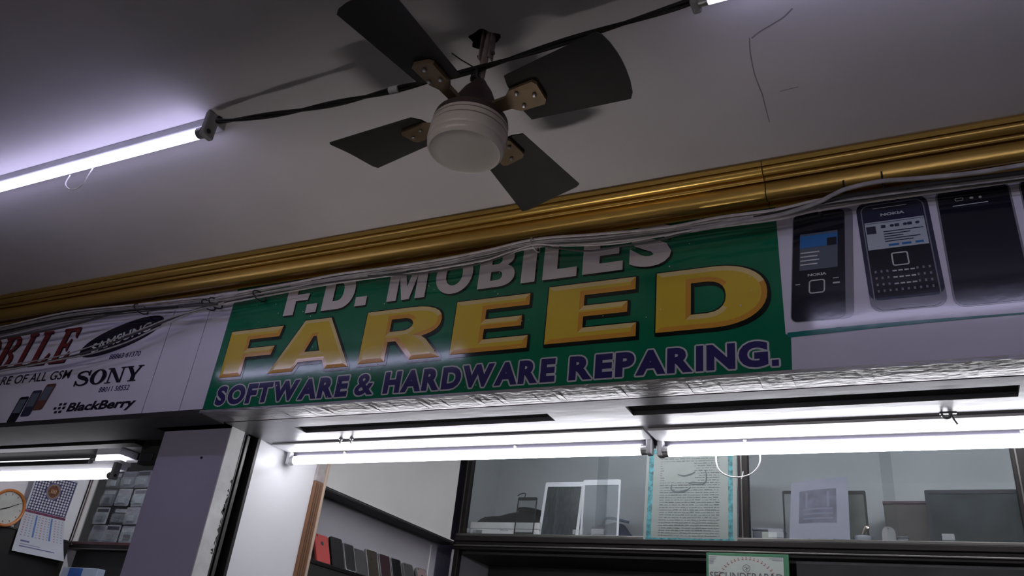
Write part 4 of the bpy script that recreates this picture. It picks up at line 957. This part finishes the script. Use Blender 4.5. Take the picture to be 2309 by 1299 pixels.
# dark phone frames behind the sheet
xa, xb_ = at(1770, 1217, Y=CY + .14).x, at(1828, 1217, Y=CY + .14).x
front_glass('phone_shell', 'dark phone frame half hidden behind the grey sheet at its left', xa, xb_, at(1790, 1112, Y=CY + .16).z, CY + .13, M['black'], .006, .012, .012, M['glass'], False, .003)
xa, xb_ = at(1880, 1217, Y=CY + .14).x, at(1962, 1217, Y=CY + .14).x
front_glass('phone_shell', 'dark phone frame half hidden behind the grey sheet at its right', xa, xb_, at(1940, 1112, Y=CY + .16).z, CY + .13, M['black'], .008, .014, .012, mat('dull_screen', (.10, .11, .10), .5, var=.3), False, .003)
# bowl with a shiny trinket
bx = at(1946, 1216, Y=CY + .07).x
t = thing('glass_bowl', 'small glass bowl with a shiny trinket beside the grey sheet', 'bowl', (bx, CY + .07, Z0))
G().lathe([(.018, 0), (.026, .006), (.032, .016), (.033, .028), (.031, .030), (.029, .017), (.020, .008), (.002, .006)], (bx, CY + .07, Z0), seg=24).build('bowl_wall', mat('grey_glass_bowl', (.28, .29, .33), .15, coat=.5), t, smooth=True)
G().tube([(bx - .004, CY + .06, Z0 + .012), (bx + .004, CY + .055, Z0 + .040), (bx + .016, CY + .05, Z0 + .062), (bx + .022, CY + .05, Z0 + .055)], .006, 8, smooth_n=4).build('trinket', mat('shiny_trinket', (.7, .6, .5), .15, metal=1.0), t, smooth=True)
# pale rounded card and small block
u0, u1 = at(1990, 1217, Y=CY + .03).x, at(2021, 1217, Y=CY + .03).x; zt = at(2005, 1188, Y=CY + .03).z
t = thing('pale_tag', 'pale round-topped card standing behind the glass', 'card', ((u0 + u1) / 2, CY + .03, Z0))
rr = (u1 - u0) / 2
G().poly([(u0, Z0), (u1, Z0)] + arc((u0 + u1) / 2, zt - rr, rr, rr, 0, 180, 10), front(CY + .03), 0, .004).build('card', mat('pale_card', (.34, .32, .33), .6), t)
G().poly(disc((u0 + u1) / 2, zt - .007, .002, .002, 8), front(CY + .026), 0, .0006).build('eyelet', M['black'], t)
gadget_box('small_block', 'little grey box beside the pale round-topped card', 'box', u1 + .004, u1 + .04, CY + .03, CY + .06, Z0, Z0 + .024, mat('grey_block', (.15, .16, .18), .5), lid=.006)
u0, u1 = at(2000, 1217, Y=CY + .12).x, at(2108, 1217, Y=CY + .12).x; zt = at(2050, 1137, Y=CY + .12).z
t = gadget_box('carton', 'dark brown carton with a maroon lid deep in the cabinet', 'box', u0, u1, CY + .12, CY + .27, Z0, zt, mat('brown_carton', (.050, .042, .038), .6, var=.3), None)
G().box(u0 - .002, u1 + .002, CY + .118, CY + .272, zt + .0004, zt + .012).build('lid', mat('maroon_lid', (.05, .02, .035), .5), t, bevel=.002)
u0, u1 = at(2098, 1219, Y=CY + .06).x, at(2330, 1219, Y=CY + .06).x; zt = at(2150, 1110, Y=CY + .09).z
front_glass('picture_frame', 'dark framed greenish picture leaning at the right of the cabinet', u0, u1, zt, CY + .06, mat('dark_frame', (.018, .022, .03), .6, spec=.3), .014, .014, .014, mat('dark_picture', (.024, .034, .036), .7, var=.6, scale=8, spec=.2), False, .004)

# ---- Urdu poster on the glass
pu0, pu1, pv0, pv1 = -1.032, -.657, .634, 1.04
PY = CY - .030
po2 = thing('wall_poster', 'white Urdu text poster with a teal border on the cabinet glass', 'poster', ((pu0 + pu1) / 2, PY, pv0))
pf = lambda u, v, w_: (u, PY - w_ + .022 * max(0, (v - .70) / .34), v)
def strips(g, u0, u1, v0, v1, w_, n_=8, mi=0):
    for k in range(n_):
        a_, b_ = v0 + (v1 - v0) * k / n_, v0 + (v1 - v0) * (k + 1) / n_
        g.add([pf(u0, a_, w_), pf(u1, a_, w_), pf(u1, b_, w_), pf(u0, b_, w_)], [(0, 1, 2, 3)], mi)
g = G(); strips(g, pu0, pu1, pv0, pv1, 0); strips(g, pu0, pu1, pv0, pv1, -.0012); g.build('sheet', mat('poster_paper', (.165, .19, .18), .6, var=.04), po2)
teal = mat('teal_border', (.03, .15, .17), .6, var=.6, scale=60, detail=2)
g = G(); strips(g, pu0 + .012, pu0 + .032, pv0 + .026, pv1 - .012, .0005); g.build('border', teal, po2)
g = G(); strips(g, pu1 - .034, pu1 - .016, pv0 + .026, pv1 - .012, .0005); g.build('border', teal, po2)
g = G(); strips(g, pu0 + .008, pu1 - .012, pv0 + .006, pv0 + .026, .0005, 2); g.build('border', teal, po2)
g = G(); strips(g, pu0 + .012, pu1 - .016, pv1 - .03, pv1 - .010, .0005, 2); g.build('border', teal, po2)
g = G(); rd = random.Random(3)
for k in range(33):
    v = pv1 - .045 - k * .0102
    u = pu0 + .062
    while u < pu1 - .072:
        l = rd.uniform(.006, .022)
        e = min(u + l, pu1 - .068); hh = rd.uniform(.0018, .0040)
        if not (.885 < v < .965 and -.99 + .02 < u < -.83): g.add([pf(u, v, .0008), pf(e, v, .0008), pf(e, v + hh, .0008), pf(u, v + hh, .0008)], [(0, 1, 2, 3)])
        u = e + rd.uniform(.0015, .005)
g.build('text_line', mat('poster_ink', (.085, .10, .105), .7), po2, kind='stuff')
ink = mat('calligraphy_ink', (.07, .09, .095), .7)
def pst(px, py): q = at(px, py, Y=PY); return (q.x, q.z)
for pts, wd in (([(1514, 1091), (1512, 1102), (1520, 1108), (1534, 1108), (1548, 1104), (1556, 1097)], .006), ([(1526, 1068), (1540, 1071), (1554, 1068), (1566, 1062)], .006), ([(1578, 1062), (1580, 1066)], .003), ([(1589, 1058), (1591, 1070), (1590, 1084), (1584, 1090), (1572, 1091), (1554, 1090)], .005), ([(1551, 1090), (1560, 1086), (1580, 1088)], .004)):
    g = G()
    for q in stroke([pst(*p_) for p_ in pts], lambda t, wd=wd: wd * (.55 + .6 * math.sin(math.pi * t))): g.add([pf(a_, b_, .0016) for a_, b_ in q], [(0, 1, 2, 3)])
    g.build('calligraphy_stroke', ink, po2)
G().box(pu0 + .001, pu0 + .045, PY - .0022, PY - .001, pv0 + .001, pv0 + .02).build('tape', M['clear'], po2)
# ---- certificate below
ca0, ca1 = at(1592, 1250, Y=CY - .045).x, at(1778, 1255, Y=CY - .045).x; cz = at(1680, 1248, Y=CY - .045).z
CYc = CY - .045
ce = thing('certificate', 'white association certificate in a bright green frame below the poster', 'certificate', ((ca0 + ca1) / 2, CYc, .40))
G().box(ca0, ca1, CYc, CYc + .01, .38, cz).build('green_frame', mat('green_frame', (.012, .10, .045), .5), ce, bevel=.002)
c0_, c1_ = at(1598, 1256, Y=CYc).x, at(1766, 1256, Y=CYc).x; czt = at(1680, 1254, Y=CYc).z
cf = front(CYc)
G().poly([(c0_, .40), (c1_, .40), (c1_, czt - .003), (c0_, czt)], cf, .0012).build('sheet', mat('certificate_paper', (.27, .30, .285), .6, var=.03), ce)
cm = (c0_ + c1_) / 2
inkc = mat('certificate_ink', (.06, .06, .07), .6); inkr = mat('certificate_red', (.22, .07, .07), .6)
g = G(); put_text(g, 'SECUNDERABAD', c0_ + .004, c1_ - .004, czt - .086, czt - .061, cf, .0024, off=.01); g.build('lettering', inkc, ce)
g = G()
for k in range(19):
    a_ = math.radians(158 - 136 * k / 18); R1 = .108; cx, cy = cm + .004, czt - .112
    for dr, s_ in ((0, 1.0), (.006, .6)):
        g.poly(disc(cx + (R1 + dr + .002 * math.sin(k * 2.1)) * math.cos(a_), cy + (R1 * .93 + dr) * math.sin(a_), .0042 * s_, .0022, 6, a_), cf, .0024)
g.build('arched_script', inkr, ce)
g = G()
for q in stroke([(cm + .004 + .013 * math.cos(t), czt - .045 + .013 * math.sin(t)) for t in (k * .5236 for k in range(13))], .0016): g.poly(q, cf, .0024)
for k in range(3):
    a_ = k * 2.1
    for q in stroke([(cm + .004, czt - .045), (cm + .004 + .005 * math.cos(a_), czt - .045 + .005 * math.sin(a_)), (cm + .004 + .0085 * math.cos(a_ + .8), czt - .045 + .0085 * math.sin(a_ + .8))], .002): g.poly(q, cf, .0024)
g.build('round_emblem', inkc, ce)
g = G()
for k in range(5): g.poly([(c0_ + .003, czt - .006 - .006 * k), (c0_ + .03 - .003 * k, czt - .006 - .006 * k), (c0_ + .03 - .003 * k, czt - .0035 - .006 * k), (c0_ + .003, czt - .0035 - .006 * k)], cf, .0024)
for k in range(2): g.poly([(c1_ - .05 + .01 * k, czt - .008 - .006 * k), (c1_ - .004, czt - .008 - .006 * k), (c1_ - .004, czt - .0055 - .006 * k), (c1_ - .05 + .01 * k, czt - .0055 - .006 * k)], cf, .0024)
g.build('small_print', kind='stuff', parent=ce, mats=mat('certificate_small_ink', (.16, .17, .2), .6))

# ================================================================= LEFT SHOP
LX = -4.495
struct(G().box(LX - .1, LX, 2.115, 3.62, -EYE, CEIL).build('wall_neighbour', M['white_lam']), 'pale side wall of the left shop', 'wall')
lc = thing('lower_cupboard', 'dark low cupboard along the side wall of the left shop', 'cupboard', (LX + .02, 2.7, -EYE))
G().box(LX + .001, LX + .03, 2.12, 3.222, -EYE, .570).build('carcass', M['dark_wood'], lc)
G().box(LX + .001, LX + .036, 2.12, 3.222, .5702, .580).build('top_edge', M['frame_alu'], lc, bevel=.001)
# back cabinet of the left shop
nb = thing('glass_cabinet', 'maroon framed cabinet of packets in the left shop', 'cabinet', (-3.4, CY + .1, -EYE))
G().box(LX, -2.21, CY + .20, CY + .21, .585, CEIL - .01).build('back_panel', M['dark_wood'], nb)
G().box(LX + .001, LX + .006, CY + .004, CY + .20, .586, CEIL - .01).build('side_lining', M['dark_wood'], nb)
G().box(LX + .001, -2.21, CY + .004, CY + .20, .570, .585).build('shelf_board', M['cab_back'], nb)
up = G().box(LX + .002, LX + .040, CY - .03, CY + .004, .56, CEIL - .01).build('upright', M['panel_grey'], nb, bevel=.002)
G().box(LX + .004, LX + .012, CY - .033, CY - .0302, .56, CEIL - .01).build('dark_bead', M['frame_dark'], up)
G().box(LX + .026, LX + .032, CY - .033, CY - .0302, .56, CEIL - .01).build('dark_bead', M['frame_maroon'], up)
for z0, z1, m_ in ((.566, .583, 'frame_maroon'), (.548, .5655, 'frame_dark'), (.540, .5475, 'frame_alu')):
    G().box(LX + .002, -2.21, CY - .03, CY + .003, z0, z1).build('rail', M[m_], nb, bevel=.002)
G().box(LX + .04, -2.21, CY - .004, CY, .585, CEIL - .01).build('glass_pane', M['glass'], nb)
G().box(LX + .03, -2.21, CY + .02, CY + .03, -EYE, .538).build('lower_board', M['dark_wood'], nb)
pk = [mat('pack_' + n_, c_, .35, var=.35, scale=22) for n_, c_ in (('pale', (.34, .33, .38)), ('mid', (.16, .155, .20)), ('dark', (.03, .028, .04)), ('white', (.45, .45, .49)))]
where = ['lowest row', 'second row', 'third row', 'top row']; order = ['nearest the cabinet corner', 'second from the cabinet corner', 'third from the cabinet corner', 'fourth from the cabinet corner', 'fifth from the cabinet corner']
rd = random.Random(11)
for r_ in range(4):
    for c_ in range(5):
        u0 = LX + .075 + c_ * .128 + rd.uniform(-.008, .008); wd = rd.uniform(.112, .124); z0 = .589 + r_ * .105 + (rd.uniform(0, .004) if r_ else 0); h = rd.uniform(.096, .102)
        y = CY + .03 + rd.uniform(0, .02); m_ = pk[(r_ * 2 + c_ * 3 + rd.randrange(2)) % 4]
        t = thing('blister_pack', 'plastic blister packet in the %s, %s' % (where[r_], order[c_]), 'packet', (u0 + wd / 2, y, z0), 'blister packets in the left shop')
        ff = front(y); ti = rd.uniform(-.06, .06)
        rot = lambda P: [(u0 + wd / 2 + (a_ - u0 - wd / 2) * math.cos(ti) - (b_ - z0) * math.sin(ti), z0 + (a_ - u0 - wd / 2) * math.sin(ti) * .4 + (b_ - z0) * math.cos(ti) + abs(ti) * .02) for a_, b_ in P]
        G().poly(rot(rrect(u0, u0 + wd, z0, z0 + h, .006, 3)), ff, 0, .002).build('backing_card', m_, t)
        G().poly(rot(rrect(u0 + .012, u0 + wd - .012, z0 + .010, z0 + h * .62, .008, 3)), ff, .0022, .020).build('bubble', M['clear'], t, bevel=.004)
        G().box(u0 + wd * .3, u0 + wd * .7, y - .014, y - .004, z0 + .018, z0 + h * .5).build('content', pk[(r_ + c_) % 4], t, bevel=.003)
        G().poly(rot([(u0 + .01, z0 + h * .72), (u0 + wd - .01, z0 + h * .72), (u0 + wd - .01, z0 + h * .92), (u0 + .01, z0 + h * .92)]), ff, .0022, .0026).build('header_print', pk[(r_ + c_ + 1) % 4], t)
# blue box under the cabinet
a = at(160, 1282, Y=CY - .05); b = at(240, 1282, Y=CY - .05)
t = thing('blue_box', 'blue and white box standing low in the left shop', 'box', ((a.x + b.x) / 2, CY - .05, a.z - .2))
G().box(a.x, b.x, CY - .10, CY - .05, a.z - .2, a.z).build('box_body', mat('pale_blue_card', (.35, .42, .55), .5), t, bevel=.003)
G().box(a.x + .06, a.x + .17, CY - .1015, CY - .1003, a.z - .2, a.z - .003).build('blue_panel', mat('blue_card', (.03, .10, .36), .5), t)
G().box(a.x - .02, b.x + .02, CY - .12, CY - .03, a.z - .215, a.z - .2003).build('tray', M['dark_wood'], t)
# clock
cy_, cz_ = 2.774, .665
ck_ = thing('wall_clock', 'round orange-rimmed wall clock beside the calendar', 'clock', (LX + .03, cy_, cz_ - .1))
cfn = lambda a_, b_, h: (LX + .0365 + h, cy_ + a_, cz_ + b_)
G().lathe([(.096, 0), (.100, .006), (.099, .016), (.093, .021), (.086, .019), (.083, .010)], None, fn=cfn, seg=44).build('rim', mat('clock_orange', (.50, .17, .035), .35, var=.1, coat=.4), ck_, smooth=True)
G().lathe([(.084, .002), (.084, .0105)], None, fn=cfn, seg=44).build('dial', mat('clock_dial', (.52, .53, .50), .5), ck_)
g = G(); cs = lambda u, v, w_: (LX + .0365 + .0108 + w_, cy_ + u, cz_ + v)
for k in range(12):
    a_ = k * math.pi / 6
    g = G()
    for q in stroke([(.068 * math.cos(a_), .068 * math.sin(a_)), (.077 * math.cos(a_), .077 * math.sin(a_))], .004): g.poly(q, cs, .0003)
    g.build('hour_mark', inkc, ck_)
for ln, a_, wd, nm in ((.062, 32, .004, 'minute_hand'), (.042, 205, .006, 'hour_hand')):
    g = G(); a_ = math.radians(a_)
    for q in stroke([(-.012 * math.cos(a_), -.012 * math.sin(a_)), (ln * math.cos(a_), ln * math.sin(a_))], wd): g.poly(q, cs, .002, .003)
    g.build(nm, M['black'], ck_)
G().box(LX + .0005, LX + .038, cy_ - .02, cy_ + .02, cz_ - .03, cz_ + .03).build('wall_mount', M['black'], ck_)
# calendar
K = thing('wall_calendar', 'wall calendar with white dots on navy above the date sheet', 'calendar', (LX + .045, 3.0, .46))
def kf(u, v, w_):        # u 0..1, v 0..1 over the sheet
    y0_ = 2.862 + .010 * math.sin(v * 3); y1_ = 3.132 + (.055 * (1 - v / .5) if v < .5 else 0)
    y0_ -= 0 if v > .5 else -.02 * (1 - v / .5)
    z_ = .462 + v * .430 - .012 * u * (1 - v) + .012 * u
    return (LX + .042 + .03 * max(0, .5 - v) ** 2 * 4 * (.3 + u) + w_, y0_ + (y1_ - y0_) * u, z_)
def kq(g, u0, u1, v0, v1, w_, nu=6, nv=6, mi=0):
    for i in range(nu):
        for j in range(nv):
            a_, b_ = u0 + (u1 - u0) * i / nu, u0 + (u1 - u0) * (i + 1) / nu; c_, d_ = v0 + (v1 - v0) * j / nv, v0 + (v1 - v0) * (j + 1) / nv
            g.add([kf(a_, c_, w_), kf(b_, c_, w_), kf(b_, d_, w_), kf(a_, d_, w_)], [(0, 1, 2, 3)], mi)
g = G(); kq(g, 0, 1, 0, 1, 0, 6, 12); kq(g, 0, 1, 0, 1, -.001, 6, 12); g.build('sheet', mat('calendar_paper', (.52, .55, .62), .6, var=.03), K, smooth=True)
navy = mat('calendar_navy', (.03, .03, .10), .6)
g = G(); kq(g, 0.04, .98, .52, .98, .0008); g.build('navy_field', navy, K, smooth=True)
g = G()
for i in range(14):
    for j in range(13):
        u, v = .075 + i * .0655, .545 + j * .034
        if math.hypot((u - .5) * .27, (v - .80) * .43) < .048: continue
        g.add([kf(u + .026 * math.cos(t), v + .0145 * math.sin(t), .0016) for t in (k * math.pi / 4 for k in range(8))], [tuple(range(8))])
g.build('white_dots', mat('calendar_dot', (.55, .56, .62), .6), K, kind='stuff')
for r_, m_, w_ in ((.175, mat('seal_purple', (.16, .14, .26), .6), .0020), (.145, mat('seal_ring', (.22, .17, .10), .6), .0026), (.125, mat('seal_brown', (.13, .045, .02), .6, var=.5, scale=80), .0032)):
    G().add([kf(.5 + r_ * math.cos(t), .80 + r_ * .62 * math.sin(t), w_) for t in (k * math.pi / 12 for k in range(24))], [tuple(range(24))]).build('seal_disc', m_, K)
g = G()
for k in range(4): kq(g, .44 + .035 * k, .46 + .035 * k, .775, .825, .004, 1, 1)
g.build('seal_script', mat('seal_script', (.40, .25, .16), .6), K)
g = G(); kq(g, 0, 1, .485, .515, .001, 6, 1); g.build('month_strip', mat('month_strip', (.16, .04, .09), .6, var=.5, scale=30), K)
bband = mat('blue_band', (.12, .22, .50), .6)
for u in (.30, .66):
    g = G(); kq(g, u, u + .04, .20, .47, .001, 1, 4); g.build('blue_band', bband, K)
g = G(); g2 = G()
for i in range(12):
    for j in range(9):
        u, v = .06 + i * .078, .20 + j * .031
        if .28 < u + .015 < .35 or .64 < u + .015 < .71: continue
        kq(g if i not in (0, 5, 9) else g2, u, u + .034, v, v + .012, .001, 1, 1)
g.build('dates', mat('date_ink', (.30, .32, .42), .6), K, kind='stuff'); g2.build('red_dates', mat('date_red', (.45, .22, .28), .6), K, kind='stuff')
g = G(); kq(g, .10, .80, .07, .082, .001, 4, 1); kq(g, .10, .28, .13, .15, .001, 2, 1); kq(g, .10, .5, .10, .106, .001, 2, 1); g.build('footer_print', mat('footer_ink', (.14, .14, .30), .6), K)
